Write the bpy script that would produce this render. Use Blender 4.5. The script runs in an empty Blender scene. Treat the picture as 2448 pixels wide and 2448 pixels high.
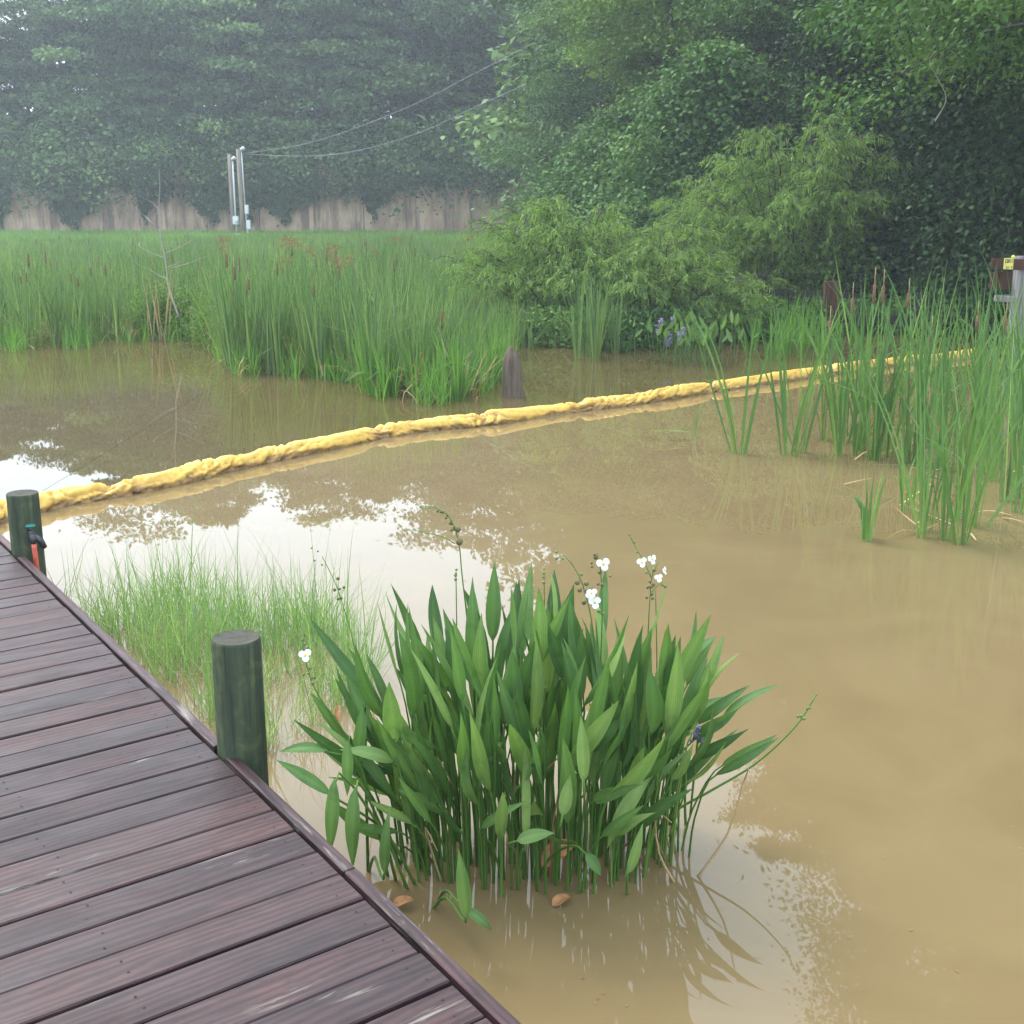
import bpy, bmesh, math, random
import numpy as np
from mathutils import Vector, Matrix, noise as mnoise

# ------------------------------------------------------------------ camera, world, sun
sc = bpy.context.scene
COL = sc.collection
R = math.radians
PITCH = 14.0
FPX = 2949.0
H = 2.15            # eye height above the water
DECK = 0.40         # deck height above the water
cam_d = bpy.data.cameras.new("camera")
cam = bpy.data.objects.new("camera", cam_d)
COL.objects.link(cam)
cam.location = (0, 0, H)
cam.rotation_euler = (R(90 - PITCH), 0, 0)
cam_d.sensor_width = 36
cam_d.lens = 36 * FPX / 2448
cam_d.clip_start = 0.05
cam_d.clip_end = 2000
sc.camera = cam

SUN_EL, SUN_AZ = 52.0, -48.0      # azimuth measured from +Y towards +X
w = bpy.data.worlds.new("World")
sc.world = w
w.use_nodes = True
nt = w.node_tree
bg = nt.nodes["Background"]
sky = nt.nodes.new("ShaderNodeTexSky")
sky.sky_type = 'NISHITA'
sky.sun_disc = False
sky.sun_elevation = R(SUN_EL)
sky.sun_rotation = R(SUN_AZ)
sky.air_density = 1.0
sky.dust_density = 6.0
sky.ozone_density = 1.0
hs = nt.nodes.new("ShaderNodeHueSaturation")
hs.inputs["Saturation"].default_value = 0.30
hs.inputs["Value"].default_value = 1.0
nt.links.new(sky.outputs[0], hs.inputs["Color"])
ov = nt.nodes.new("ShaderNodeMix"); ov.data_type = 'RGBA'      # thin overcast veiling the clear sky
ov.inputs[0].default_value = 0.72
ov.inputs[7].default_value = (8.6, 10.2, 11.8, 1)
nt.links.new(hs.outputs[0], ov.inputs[6])
nt.links.new(ov.outputs[2], bg.inputs["Color"])
bg.inputs["Strength"].default_value = 0.15
sd = bpy.data.lights.new("sun", 'SUN')
sun = bpy.data.objects.new("sun", sd)
COL.objects.link(sun)
sd.energy = 1.5
sd.angle = R(24)
sd.color = (1.0, 0.95, 0.86)
sdir = Vector((math.sin(R(SUN_AZ)) * math.cos(R(SUN_EL)), math.cos(R(SUN_AZ)) * math.cos(R(SUN_EL)), math.sin(R(SUN_EL))))
sun.rotation_euler = sdir.to_track_quat('Z', 'Y').to_euler()

vs = sc.view_settings
vs.view_transform = 'Standard'
vs.look = 'None'
vs.exposure = 1.25
vs.gamma = 1.0
vs.use_curve_mapping = False
HAZE_DENSITY = 0.0015
sc.render.engine = 'CYCLES'
cy = sc.cycles
cy.max_bounces = 6
cy.diffuse_bounces = 3
cy.glossy_bounces = 3
cy.transmission_bounces = 3
cy.volume_bounces = 0
cy.transparent_max_bounces = 8
cy.use_denoising = True

rng = np.random.default_rng(7)
random.seed(7)

# ------------------------------------------------------------------ helpers
def ray(px, py):
    p = R(PITCH); x = (px - 1224) / FPX; v = (1224 - py) / FPX
    return np.array([x, math.cos(p) + v * math.sin(p), -math.sin(p) + v * math.cos(p)])

def at(px, py, Y):
    d = ray(px, py)
    return np.array([0, 0, H]) + d * (Y / d[1])

def gp(px, py, z=0.0):
    d = ray(px, py)
    return np.array([0, 0, H]) + d * ((H - z) / -d[2])

def nrm(a):
    return a / np.maximum(np.linalg.norm(a, axis=-1, keepdims=True), 1e-9)

def tag(o, label=None, cat=None, group=None, kind=None):
    if label: o['label'] = label
    if cat: o['category'] = cat
    if group: o['group'] = group
    if kind: o['kind'] = kind
    return o

def empty(name, loc, label=None, cat=None, group=None, rz=0):
    o = bpy.data.objects.new(name, None)
    o.empty_display_size = 0.2
    COL.objects.link(o)
    o.location = loc
    o.rotation_euler = (0, 0, rz)
    return tag(o, label, cat, group)

class Geo:
    """collects quads into one mesh"""
    def __init__(s): s.V = []; s.F = []; s.T = []; s.M = []; s.U = []; s.n = 0
    def add(s, V, F, tone=0.5, m=0, across=0.0):
        V = np.asarray(V, float).reshape(-1, 3); F = np.asarray(F, int).reshape(-1, 4)
        s.V.append(V); s.F.append(F + s.n); s.n += len(V)
        s.T.append(np.broadcast_to(np.asarray(tone, float), (len(V),)))
        s.M.append(np.full(len(F), m, int)); s.U.append(np.broadcast_to(np.asarray(across, float), (len(V),)))
        return s
    def mesh(s, name, mats, smooth=False, origin=None):
        V = np.concatenate(s.V); F = np.concatenate(s.F); T = np.concatenate(s.T); M = np.concatenate(s.M)
        if origin is not None: V = V - np.asarray(origin)
        me = bpy.data.meshes.new(name)
        me.vertices.add(len(V)); me.vertices.foreach_set("co", V.astype(np.float32).ravel())
        me.loops.add(F.size); me.loops.foreach_set("vertex_index", F.astype(np.int32).ravel())
        me.polygons.add(len(F))
        me.polygons.foreach_set("loop_start", np.arange(0, F.size, 4, dtype=np.int32))
        me.polygons.foreach_set("material_index", M.astype(np.int32))
        if smooth: me.polygons.foreach_set("use_smooth", np.ones(len(F), bool))
        a = me.attributes.new("tone", 'FLOAT', 'POINT'); a.data.foreach_set("value", T.astype(np.float32))
        if any(u.any() for u in s.U):
            a = me.attributes.new("across", 'FLOAT', 'POINT'); a.data.foreach_set("value", np.concatenate(s.U).astype(np.float32))
        for m in (mats if isinstance(mats, (list, tuple)) else [mats]): me.materials.append(m)
        me.update(calc_edges=True)
        return me
    def obj(s, name, mats, parent=None, smooth=False, origin=None):
        return link(name, s.mesh(name, mats, smooth, origin), parent)

def link(name, me, parent=None):
    o = bpy.data.objects.new(name, me); COL.objects.link(o)
    if parent is not None: o.parent = parent
    return o

def tube(pts, rad, n=6, closed=True):
    pts = np.asarray(pts, float); k = len(pts)
    rad = np.broadcast_to(np.asarray(rad, float), (k,)).copy()
    if closed:
        pts = np.concatenate([pts[:1], pts, pts[-1:]]); rad = np.concatenate([[1e-4], rad, [1e-4]]); k += 2
    tan = np.gradient(pts, axis=0)
    if closed: tan[0] = tan[1]; tan[-1] = tan[-2]
    tan = nrm(tan)
    ref = np.array([0.0, 0, 1]) if abs(nrm(pts[-1] - pts[0])[2]) < 0.8 else np.array([1.0, 0, 0])
    a = nrm(np.cross(tan, ref)); b = np.cross(tan, a)
    th = np.linspace(0, 2 * math.pi, n, endpoint=False)
    V = pts[:, None] + rad[:, None, None] * (np.cos(th)[None, :, None] * a[:, None] + np.sin(th)[None, :, None] * b[:, None])
    i = np.arange(k - 1)[:, None] * n; j = np.arange(n)[None]; j2 = (j + 1) % n
    F = np.stack([i + j, i + j2, i + n + j2, i + n + j], -1).reshape(-1, 4)
    return V.reshape(-1, 3), F

def smooth_path(P, n):
    P = np.asarray(P, float); k = len(P)
    t = np.concatenate([[0], np.cumsum(np.linalg.norm(np.diff(P, axis=0), axis=1))])
    m = np.gradient(P, t, axis=0)
    s = np.linspace(0, t[-1], n); i = np.clip(np.searchsorted(t, s) - 1, 0, k - 2)
    h = (t[i + 1] - t[i]); u = (s - t[i]) / h
    u = u[:, None]; h = h[:, None]
    return (2*u**3 - 3*u**2 + 1)*P[i] + (u**3 - 2*u**2 + u)*h*m[i] + (-2*u**3 + 3*u**2)*P[i+1] + (u**3 - u**2)*h*m[i+1]

def box_geo(g, c, size, rot=None, tone=0.5, m=0):
    sx, sy, sz = np.array(size) / 2
    V = np.array([[x, y, z] for x in (-sx, sx) for y in (-sy, sy) for z in (-sz, sz)])
    if rot is not None: V = V @ np.array(rot).T
    F = [[0, 1, 3, 2], [4, 6, 7, 5], [0, 4, 5, 1], [2, 3, 7, 6], [0, 2, 6, 4], [1, 5, 7, 3]]
    g.add(V + np.array(c), F, tone, m)

def bev_box(name, size, bev, mat, parent=None, segs=1):
    bm = bmesh.new(); bmesh.ops.create_cube(bm, size=1)
    bmesh.ops.scale(bm, vec=size, verts=bm.verts)
    bmesh.ops.bevel(bm, geom=bm.edges[:], offset=bev, segments=segs, affect='EDGES', profile=0.6)
    me = bpy.data.meshes.new(name); bm.to_mesh(me); bm.free(); me.materials.append(mat)
    return me

def rz(a): return np.array([[math.cos(a), -math.sin(a), 0], [math.sin(a), math.cos(a), 0], [0, 0, 1]])

# leaves as folded kites -------------------------------------------------
def kites(g, c, d, n, L, W, tone, fold=0.12, wide=0.42, m=0):
    c = np.asarray(c); N = len(c); d = nrm(d); s = nrm(np.cross(d, n)); n = np.cross(s, d)
    L = np.broadcast_to(L, (N,))[:, None]; W = np.broadcast_to(W, (N,))[:, None]
    V = np.stack([c, c + d*L*wide + s*W/2 + n*W*fold, c + d*L, c + d*L*wide - s*W/2 + n*W*fold], 1)
    F = np.arange(N * 4).reshape(N, 4)
    g.add(V.reshape(-1, 3), F, np.repeat(np.broadcast_to(tone, (N,)), 4), m)

# grass-like ribbons ------------------------------------------------------
def ribbons(g, base, az, lean, bend, L, W, tone, face=None, k=5, kink=None, m=0, tipfrac=0.6, foot=0.35):
    """base (N,3); az heading; lean, bend in radians; L, W lengths"""
    base = np.asarray(base, float); N = len(base)
    bc = lambda a: np.broadcast_to(np.asarray(a, float), (N,))
    az, lean, bend, L, W, tone = map(bc, (az, lean, bend, L, W, tone))
    face = az if face is None else bc(face)
    t = np.linspace(0, 1, k + 1)
    ang = lean[:, None] + bend[:, None] * t[None]**1.6
    if kink is not None:
        ang = ang + np.where(t[None] > 0.55, bc(kink)[:, None], 0)
    dl = (L / k)[:, None]
    am = (ang[:, 1:] + ang[:, :-1]) / 2
    hz = np.concatenate([np.zeros((N, 1)), np.cumsum(np.sin(am) * dl, 1)], 1)
    vz = np.concatenate([np.zeros((N, 1)), np.cumsum(np.cos(am) * dl, 1)], 1)
    P = base[:, None] + np.stack([hz * np.sin(az)[:, None], hz * np.cos(az)[:, None], vz], -1)
    side = np.stack([np.cos(face), -np.sin(face), np.zeros(N)], -1)[:, None]
    prof = np.where(t < 1 - tipfrac, 1.0, np.clip((1 - t) / tipfrac, 0.02, 1)**0.8)
    prof = prof * np.minimum(1, 0.6 + t * 2)
    hw = (W[:, None] * prof[None] / 2)[..., None]
    V = np.stack([P - side * hw, P + side * hw], 2).reshape(N, -1, 3)
    q = np.arange(k) * 2
    f = np.stack([q, q + 1, q + 3, q + 2], -1)
    F = (np.arange(N)[:, None, None] * (2 * (k + 1)) + f[None]).reshape(-1, 4)
    tg = np.clip(tone[:, None] + foot*(1 - t[None])**3 - 0.06*t[None], 0, 1)
    g.add(V.reshape(-1, 3), F, np.repeat(tg.ravel(), 2), m)

# ------------------------------------------------------------------ materials
def new_mat(name):
    m = bpy.data.materials.new(name); m.use_nodes = True
    t = m.node_tree; return m, t, t.nodes["Principled BSDF"], t.nodes["Material Output"]

def node(t, typ, **kw):
    n = t.nodes.new(typ)
    for k, v in kw.items():
        if k in n.inputs.keys() if hasattr(n.inputs, 'keys') else False: n.inputs[k].default_value = v
        else: setattr(n, k, v)
    return n

def ramp(t, stops, fac=None, interp='LINEAR'):
    r = t.nodes.new("ShaderNodeValToRGB"); cr = r.color_ramp; cr.interpolation = interp
    while len(cr.elements) < len(stops): cr.elements.new(0.5)
    for e, (p, c) in zip(cr.elements, stops):
        e.position = p; e.color = (*c, 1) if len(c) == 3 else c
    if fac is not None: t.links.new(fac, r.inputs[0])
    return r

def mixc(t, fac, a, b, mode='MIX'):
    n = t.nodes.new("ShaderNodeMix"); n.data_type = 'RGBA'; n.blend_type = mode
    for sock, v in ((n.inputs[0], fac), (n.inputs[6], a), (n.inputs[7], b)):
        if isinstance(v, bpy.types.NodeSocket): t.links.new(v, sock)
        elif isinstance(v, (int, float)): sock.default_value = v
        else: sock.default_value = (*v, 1)
    return n.outputs[2]

def noise_tex(t, scale, vec=None, detail=4, rough=0.55, dist=0.0):
    n = t.nodes.new("ShaderNodeTexNoise"); n.inputs["Scale"].default_value = scale
    n.inputs["Detail"].default_value = detail; n.inputs["Roughness"].default_value = rough; n.inputs["Distortion"].default_value = dist
    if vec is not None: t.links.new(vec, n.inputs["Vector"])
    return n.outputs[0]

def coords(t, scale=(1, 1, 1), which="Object", rand=False):
    tc = t.nodes.new("ShaderNodeTexCoord"); mp = t.nodes.new("ShaderNodeMapping")
    mp.inputs["Scale"].default_value = scale
    t.links.new(tc.outputs[which], mp.inputs["Vector"])
    if rand:
        oi = t.nodes.new("ShaderNodeObjectInfo"); mu = t.nodes.new("ShaderNodeMath"); mu.operation = 'MULTIPLY'; mu.inputs[1].default_value = 57.0
        t.links.new(oi.outputs["Random"], mu.inputs[0]); t.links.new(mu.outputs[0], mp.inputs["Location"])
    return mp.outputs[0]

def leaf_mat(name, dark, mid, light, trans=0.35, rough=0.6, spec=0.10, var=0.0, veins=False):
    m, t, b, out = new_mat(name)
    a = t.nodes.new("ShaderNodeAttribute"); a.attribute_name = "tone"
    fac = a.outputs["Fac"]
    if var:
        oi = t.nodes.new("ShaderNodeObjectInfo"); ma = t.nodes.new("ShaderNodeMath"); ma.operation = 'MULTIPLY_ADD'
        t.links.new(oi.outputs["Random"], ma.inputs[0]); ma.inputs[1].default_value = var; 
        sb = t.nodes.new("ShaderNodeMath"); sb.operation = 'SUBTRACT'; t.links.new(fac, sb.inputs[0]); sb.inputs[1].default_value = var / 2
        t.links.new(sb.outputs[0], ma.inputs[2]); fac = ma.outputs[0]
    r = ramp(t, [(0.05, dark), (0.5, mid), (0.95, light)], fac)
    if veins:
        ua = t.nodes.new("ShaderNodeAttribute"); ua.attribute_name = "across"
        si = t.nodes.new("ShaderNodeMath"); si.operation = 'SINE'; mu = t.nodes.new("ShaderNodeMath"); mu.operation = 'MULTIPLY'; mu.inputs[1].default_value = 26.0
        t.links.new(ua.outputs["Fac"], mu.inputs[0]); t.links.new(mu.outputs[0], si.inputs[0])
        bl = noise_tex(t, 14, coords(t), 4, 0.6)
        sp = ramp(t, [(0.30, (0.55, 0.62, 0.5)), (0.42, (0.95, 0.97, 0.95)), (0.70, (1.12, 1.1, 1.05))], bl)
        vc = ramp(t, [(0.0, (0.86, 0.88, 0.86)), (1.0, (1.08, 1.06, 1.05))], si.outputs[0])
        c1 = mixc(t, 1.0, r.outputs[0], vc.outputs[0], 'MULTIPLY'); c2 = mixc(t, 1.0, c1, sp.outputs[0], 'MULTIPLY'); t.links.new(c2, b.inputs["Base Color"])
        bp = t.nodes.new("ShaderNodeBump"); bp.inputs["Strength"].default_value = 0.35; bp.inputs["Distance"].default_value = 0.003
        t.links.new(si.outputs[0], bp.inputs["Height"]); t.links.new(bp.outputs[0], b.inputs["Normal"])
    else:
        t.links.new(r.outputs[0], b.inputs["Base Color"])
    b.inputs["Roughness"].default_value = rough; b.inputs["Specular IOR Level"].default_value = spec
    tr = t.nodes.new("ShaderNodeBsdfTranslucent")
    br = mixc(t, 1.0, r.outputs[0], (1.25, 1.35, 0.6), 'MULTIPLY'); t.links.new(br, tr.inputs["Color"])
    mx = t.nodes.new("ShaderNodeMixShader"); mx.inputs[0].default_value = trans
    t.links.new(b.outputs[0], mx.inputs[1]); t.links.new(tr.outputs[0], mx.inputs[2]); t.links.new(mx.outputs[0], out.inputs["Surface"])
    return m

def bark_mat(name, c1, c2, scale=6, stretch=(1, 1, 0.15)):
    m, t, b, out = new_mat(name)
    v = coords(t, stretch); n = noise_tex(t, scale, v, 6, 0.65)
    r = ramp(t, [(0.3, c1), (0.7, c2)], n); t.links.new(r.outputs[0], b.inputs["Base Color"]); b.inputs["Roughness"].default_value = 0.85
    bp = t.nodes.new("ShaderNodeBump"); bp.inputs["Strength"].default_value = 0.6; bp.inputs["Distance"].default_value = 0.02
    t.links.new(n, bp.inputs["Height"]); t.links.new(bp.outputs[0], b.inputs["Normal"])
    return m

def flat_mat(name, c, rough=0.5, metal=0.0, nscale=20, namt=0.25):
    m, t, b, out = new_mat(name)
    n = noise_tex(t, nscale, coords(t), 4)
    lo = tuple(x * (1 - namt) for x in c); hi = tuple(min(1, x * (1 + namt)) for x in c)
    r = ramp(t, [(0.3, lo), (0.7, hi)], n); t.links.new(r.outputs[0], b.inputs["Base Color"])
    b.inputs["Roughness"].default_value = rough; b.inputs["Metallic"].default_value = metal
    return m

M_far = leaf_mat("far_foliage", (0.030, 0.066, 0.024), (0.080, 0.150, 0.050), (0.185, 0.285, 0.095), 0.18, var=0.3)
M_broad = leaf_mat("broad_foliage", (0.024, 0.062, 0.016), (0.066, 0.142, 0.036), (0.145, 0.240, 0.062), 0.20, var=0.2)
M_dark = leaf_mat("shade_foliage", (0.012, 0.032, 0.011), (0.026, 0.062, 0.020), (0.060, 0.120, 0.036), 0.12, var=0.25)  # leaf colour darkened to paint in the deep shade of the right bank
M_yeltree = leaf_mat("sunny_foliage", (0.075, 0.135, 0.030), (0.140, 0.230, 0.048), (0.250, 0.350, 0.085), 0.25)  # leaf colour brightened to paint luminous hazy light into the crown
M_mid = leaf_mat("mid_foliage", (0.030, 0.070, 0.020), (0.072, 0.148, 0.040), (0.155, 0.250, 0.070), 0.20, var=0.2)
M_yel = leaf_mat("bright_foliage", (0.060, 0.115, 0.025), (0.105, 0.190, 0.038), (0.190, 0.290, 0.065), 0.38)
M_willow = leaf_mat("willow_foliage", (0.060, 0.120, 0.025), (0.130, 0.225, 0.045), (0.250, 0.360, 0.090), 0.38)
M_cat = leaf_mat("cattail_leaf", (0.052, 0.118, 0.042), (0.095, 0.180, 0.055), (0.180, 0.285, 0.080), 0.35, rough=0.4)
M_catfar = leaf_mat("marsh_leaf", (0.052, 0.108, 0.048), (0.120, 0.195, 0.070), (0.250, 0.315, 0.105), 0.35, rough=0.5)
M_iris = leaf_mat("young_reed_leaf", (0.070, 0.160, 0.035), (0.105, 0.220, 0.045), (0.150, 0.290, 0.060), 0.40, rough=0.4)
M_straw = leaf_mat("dead_reed", (0.16, 0.085, 0.035), (0.30, 0.19, 0.09), (0.46, 0.34, 0.19), 0.2, rough=0.7)
M_arrow = leaf_mat("arrowhead_leaf", (0.040, 0.095, 0.028), (0.092, 0.182, 0.050), (0.200, 0.295, 0.095), 0.25, rough=0.45, spec=0.32, veins=True)
M_stalk = leaf_mat("stalk_green", (0.045, 0.110, 0.020), (0.080, 0.165, 0.030), (0.150, 0.240, 0.060), 0.1, rough=0.4)
M_grass = leaf_mat("pond_grass", (0.085, 0.160, 0.056), (0.165, 0.265, 0.098), (0.300, 0.410, 0.180), 0.40, rough=0.5)
M_field = leaf_mat("field_grass", (0.085, 0.170, 0.038), (0.135, 0.245, 0.050), (0.200, 0.330, 0.080), 0.35, rough=0.6)
M_vine = leaf_mat("vine_foliage", (0.028, 0.060, 0.022), (0.050, 0.100, 0.035), (0.080, 0.150, 0.050), 0.3)
M_rust = leaf_mat("rusty_foliage", (0.10, 0.06, 0.025), (0.20, 0.12, 0.055), (0.30, 0.19, 0.09), 0.2, rough=0.8)
M_bark = bark_mat("grey_bark", (0.016, 0.013, 0.010), (0.060, 0.050, 0.040))
M_twig = bark_mat("pale_twig", (0.20, 0.17, 0.14), (0.38, 0.34, 0.29), 10)
M_spike = flat_mat("cattail_brown", (0.125, 0.058, 0.028), 0.9, 0, 60, 0.3)
M_white = flat_mat("petal_white", (0.60, 0.61, 0.60), 0.6, 0, 40, 0.06)
M_anther = flat_mat("anther_yellow", (0.55, 0.42, 0.05), 0.7)
M_bud = flat_mat("seed_green", (0.10, 0.15, 0.03), 0.6)
M_seed = flat_mat("seed_brown", (0.10, 0.085, 0.03), 0.7)
M_purple = flat_mat("flower_purple", (0.20, 0.165, 0.30), 0.7)
M_steel = flat_mat("galvanised_metal", (0.55, 0.57, 0.58), 0.45, 0.2, 15, 0.1)
M_dkmetal = flat_mat("dull_metal", (0.06, 0.06, 0.065), 0.4, 0.6)
M_rustnail = flat_mat("rusty_nail", (0.012, 0.009, 0.009), 0.9)
M_pvc = flat_mat("grey_plastic_pipe", (0.50, 0.52, 0.54), 0.45)
M_red = flat_mat("red_rubber", (0.55, 0.10, 0.065), 0.5)
M_teal = flat_mat("teal_enamel", (0.015, 0.16, 0.13), 0.35)
M_orange = flat_mat("withered_leaf", (0.27, 0.12, 0.04), 0.7, 0, 30, 0.4)
M_wire = flat_mat("aluminium_wire", (0.30, 0.31, 0.32), 0.5, 0.2)
M_yellow_sign = flat_mat("yellow_tag", (0.72, 0.66, 0.16), 0.5, 0, 30, 0.12)
M_black = flat_mat("black_ink", (0.02, 0.02, 0.02), 0.6)

def mk_pole():
    m, t, b, out = new_mat("weathered_pole"); v = coords(t, (1, 1, 0.06)); n = noise_tex(t, 14, v, 5)
    r = ramp(t, [(0.3, (0.12, 0.095, 0.07)), (0.7, (0.27, 0.23, 0.18))], n); t.links.new(r.outputs[0], b.inputs["Base Color"]); b.inputs["Roughness"].default_value = 0.9
    return m
M_pole = mk_pole()

def mk_deck(name, edge=False):
    m, t, b, out = new_mat(name)
    v = coords(t, (1.0, 1.0, 1.0), rand=True)
    def sv(s):
        mp = t.nodes.new("ShaderNodeMapping"); mp.inputs["Scale"].default_value = s; t.links.new(v, mp.inputs["Vector"]); return mp.outputs[0]
    n1 = noise_tex(t, 1.0, sv((2.6, 15, 15)), 5, 0.62, 1.4)     # grain
    n2 = noise_tex(t, 1.0, sv((1.6, 6, 6)), 5, 0.65, 0.8)        # broad figure
    n3 = noise_tex(t, 1.0, sv((9, 90, 90)), 4, 0.7, 1.2)           # fine fibre
    n4 = noise_tex(t, 1.0, sv((5.0, 70, 70)), 4, 0.65, 0.4)           # worn streaks
    n5 = noise_tex(t, 1.0, sv((1.3, 6, 6)), 3, 0.55)            # where wear gathers
    wv = t.nodes.new("ShaderNodeTexWave"); wv.wave_type = 'BANDS'; wv.bands_direction = 'Y'
    wv.inputs["Scale"].default_value = 5.0; wv.inputs["Distortion"].default_value = 9.0; wv.inputs["Detail"].default_value = 3.0; wv.inputs["Detail Scale"].default_value = 0.9
    t.links.new(sv((0.55, 2.6, 1)), wv.inputs["Vector"])
    c = ramp(t, [(0.25, (0.006, 0.0027, 0.0034)), (0.5, (0.026, 0.0115, 0.0135)), (0.8, (0.060, 0.030, 0.030))], n1).outputs[0]
    c2 = ramp(t, [(0.3, (0.012, 0.0075, 0.0105)), (0.7, (0.038, 0.017, 0.018))], n2).outputs[0]
    c = mixc(t, 0.5, c, c2)
    c = mixc(t, 0.30, c, ramp(t, [(0.2, (0.014, 0.007, 0.007)), (0.8, (0.075, 0.042, 0.038))], wv.outputs[0]).outputs[0])
    c = mixc(t, 0.07, c, ramp(t, [(0.35, (0.15, 0.15, 0.15)), (0.65, (1.7, 1.7, 1.7))], n3).outputs[0], 'MULTIPLY')
    if edge: c = mixc(t, 1.0, c, (1.35, 1.3, 1.3), 'MULTIPLY')
    n6 = noise_tex(t, 1.0, sv((3.2, 9, 9)), 6, 0.7, 0.5); n7 = noise_tex(t, 1.0, sv((14, 60, 60)), 4, 0.7)
    c = mixc(t, 0.85, c, ramp(t, [(0.30, (0.42, 0.42, 0.46)), (0.5, (1.0, 0.98, 0.98)), (0.70, (1.45, 1.42, 1.36))], n6).outputs[0], 'MULTIPLY')
    c = mixc(t, 0.8, c, ramp(t, [(0.28, (0.25, 0.25, 0.25)), (0.42, (1, 1, 1))], n7).outputs[0], 'MULTIPLY')
    oi = t.nodes.new("ShaderNodeObjectInfo")
    tint = ramp(t, [(0.0, (0.70, 0.72, 0.80)), (0.35, (1.0, 0.93, 0.94)), (0.7, (1.22, 1.08, 1.02)), (1.0, (0.95, 0.98, 1.05))], oi.outputs["Random"]).outputs[0]
    c = mixc(t, 1.0, c, tint, 'MULTIPLY')
    mu = t.nodes.new("ShaderNodeMath"); mu.operation = 'MULTIPLY'
    t.links.new(ramp(t, [(0.54, (0, 0, 0)), (0.62, (1, 1, 1))], n4).outputs[0], mu.inputs[0])
    t.links.new(ramp(t, [(0.64 if not edge else 0.50, (0, 0, 0)), (0.80, (0.8, 0.8, 0.8))], n5).outputs[0], mu.inputs[1])
    c = mixc(t, mu.outputs[0], c, (0.36, 0.33, 0.28))
    vo = t.nodes.new("ShaderNodeTexVoronoi"); vo.inputs["Scale"].default_value = 1.0; t.links.new(sv((1.3, 5.0, 5.0)), vo.inputs["Vector"])
    kn = ramp(t, [(0.045, (1, 1, 1)), (0.10, (0, 0, 0))], vo.outputs["Distance"]).outputs[0]
    c = mixc(t, kn, c, (0.020, 0.012, 0.009))
    t.links.new(c, b.inputs["Base Color"])
    rr = ramp(t, [(0.3, (0.42, 0.42, 0.42)), (0.7, (0.66, 0.66, 0.66))], n2).outputs[0]; t.links.new(rr, b.inputs["Roughness"])
    b.inputs["Specular IOR Level"].default_value = 0.27
    bp = t.nodes.new("ShaderNodeBump"); bp.inputs["Strength"].default_value = 0.3; bp.inputs["Distance"].default_value = 0.003
    t.links.new(n1, bp.inputs["Height"]); t.links.new(bp.outputs[0], b.inputs["Normal"])
    return m
M_deck = mk_deck("weathered_deck_wood")
M_rim = mk_deck("weathered_rim_wood", True)

def mk_post():
    m, t, b, out = new_mat("algae_green_post")
    n = noise_tex(t, 1.0, coords(t, (30, 30, 3.0)), 5, 0.6, 0.5); n2 = noise_tex(t, 1.0, coords(t, (13, 13, 8)), 4, 0.6, 0.8)
    c = ramp(t, [(0.25, (0.007, 0.010, 0.006)), (0.5, (0.022, 0.034, 0.016)), (0.75, (0.070, 0.085, 0.034))], n).outputs[0]
    c2 = ramp(t, [(0.35, (0.009, 0.016, 0.010)), (0.55, (0.020, 0.040, 0.020)), (0.64, (0.075, 0.092, 0.030)), (0.8, (0.035, 0.028, 0.018))], n2).outputs[0]
    c = mixc(t, 0.5, c, c2)
    n3 = noise_tex(t, 1.0, coords(t, (75, 75, 2.2)), 3, 0.6); c = mixc(t, 0.75, c, ramp(t, [(0.36, (0.25, 0.25, 0.25)), (0.48, (1, 1, 1)), (0.7, (1.25, 1.2, 1.2))], n3).outputs[0], 'MULTIPLY')
    c = mixc(t, 0.35, c, (0.040, 0.044, 0.034)); c = mixc(t, 1.0, c, (1.45, 1.4, 1.35), 'MULTIPLY'); t.links.new(c, b.inputs["Base Color"]); b.inputs["Roughness"].default_value = 0.8; b.inputs["Specular IOR Level"].default_value = 0.2
    bp = t.nodes.new("ShaderNodeBump"); bp.inputs["Strength"].default_value = 0.5; bp.inputs["Distance"].default_value = 0.004
    t.links.new(n, bp.inputs["Height"]); t.links.new(bp.outputs[0], b.inputs["Normal"])
    return m
M_post = mk_post()

def mk_endgrain():
    m, t, b, out = new_mat("post_end_grain")
    v = coords(t, (1, 1, 1)); wv = t.nodes.new("ShaderNodeTexWave"); wv.wave_type = 'RINGS'; wv.rings_direction = 'Z'
    wv.inputs["Scale"].default_value = 34; wv.inputs["Distortion"].default_value = 3.0; wv.inputs["Detail Scale"].default_value = 2.0; t.links.new(v, wv.inputs["Vector"])
    n = noise_tex(t, 30, v, 6, 0.7)
    c = ramp(t, [(0.3, (0.020, 0.020, 0.014)), (0.7, (0.078, 0.074, 0.056))], n).outputs[0]
    c = mixc(t, 0.35, c, ramp(t, [(0, (0.026, 0.025, 0.018)), (1, (0.085, 0.080, 0.062))], wv.outputs[0]).outputs[0])
    t.links.new(c, b.inputs["Base Color"]); b.inputs["Roughness"].default_value = 0.85; b.inputs["Specular IOR Level"].default_value = 0.2
    return m
M_end = mk_endgrain()

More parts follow.
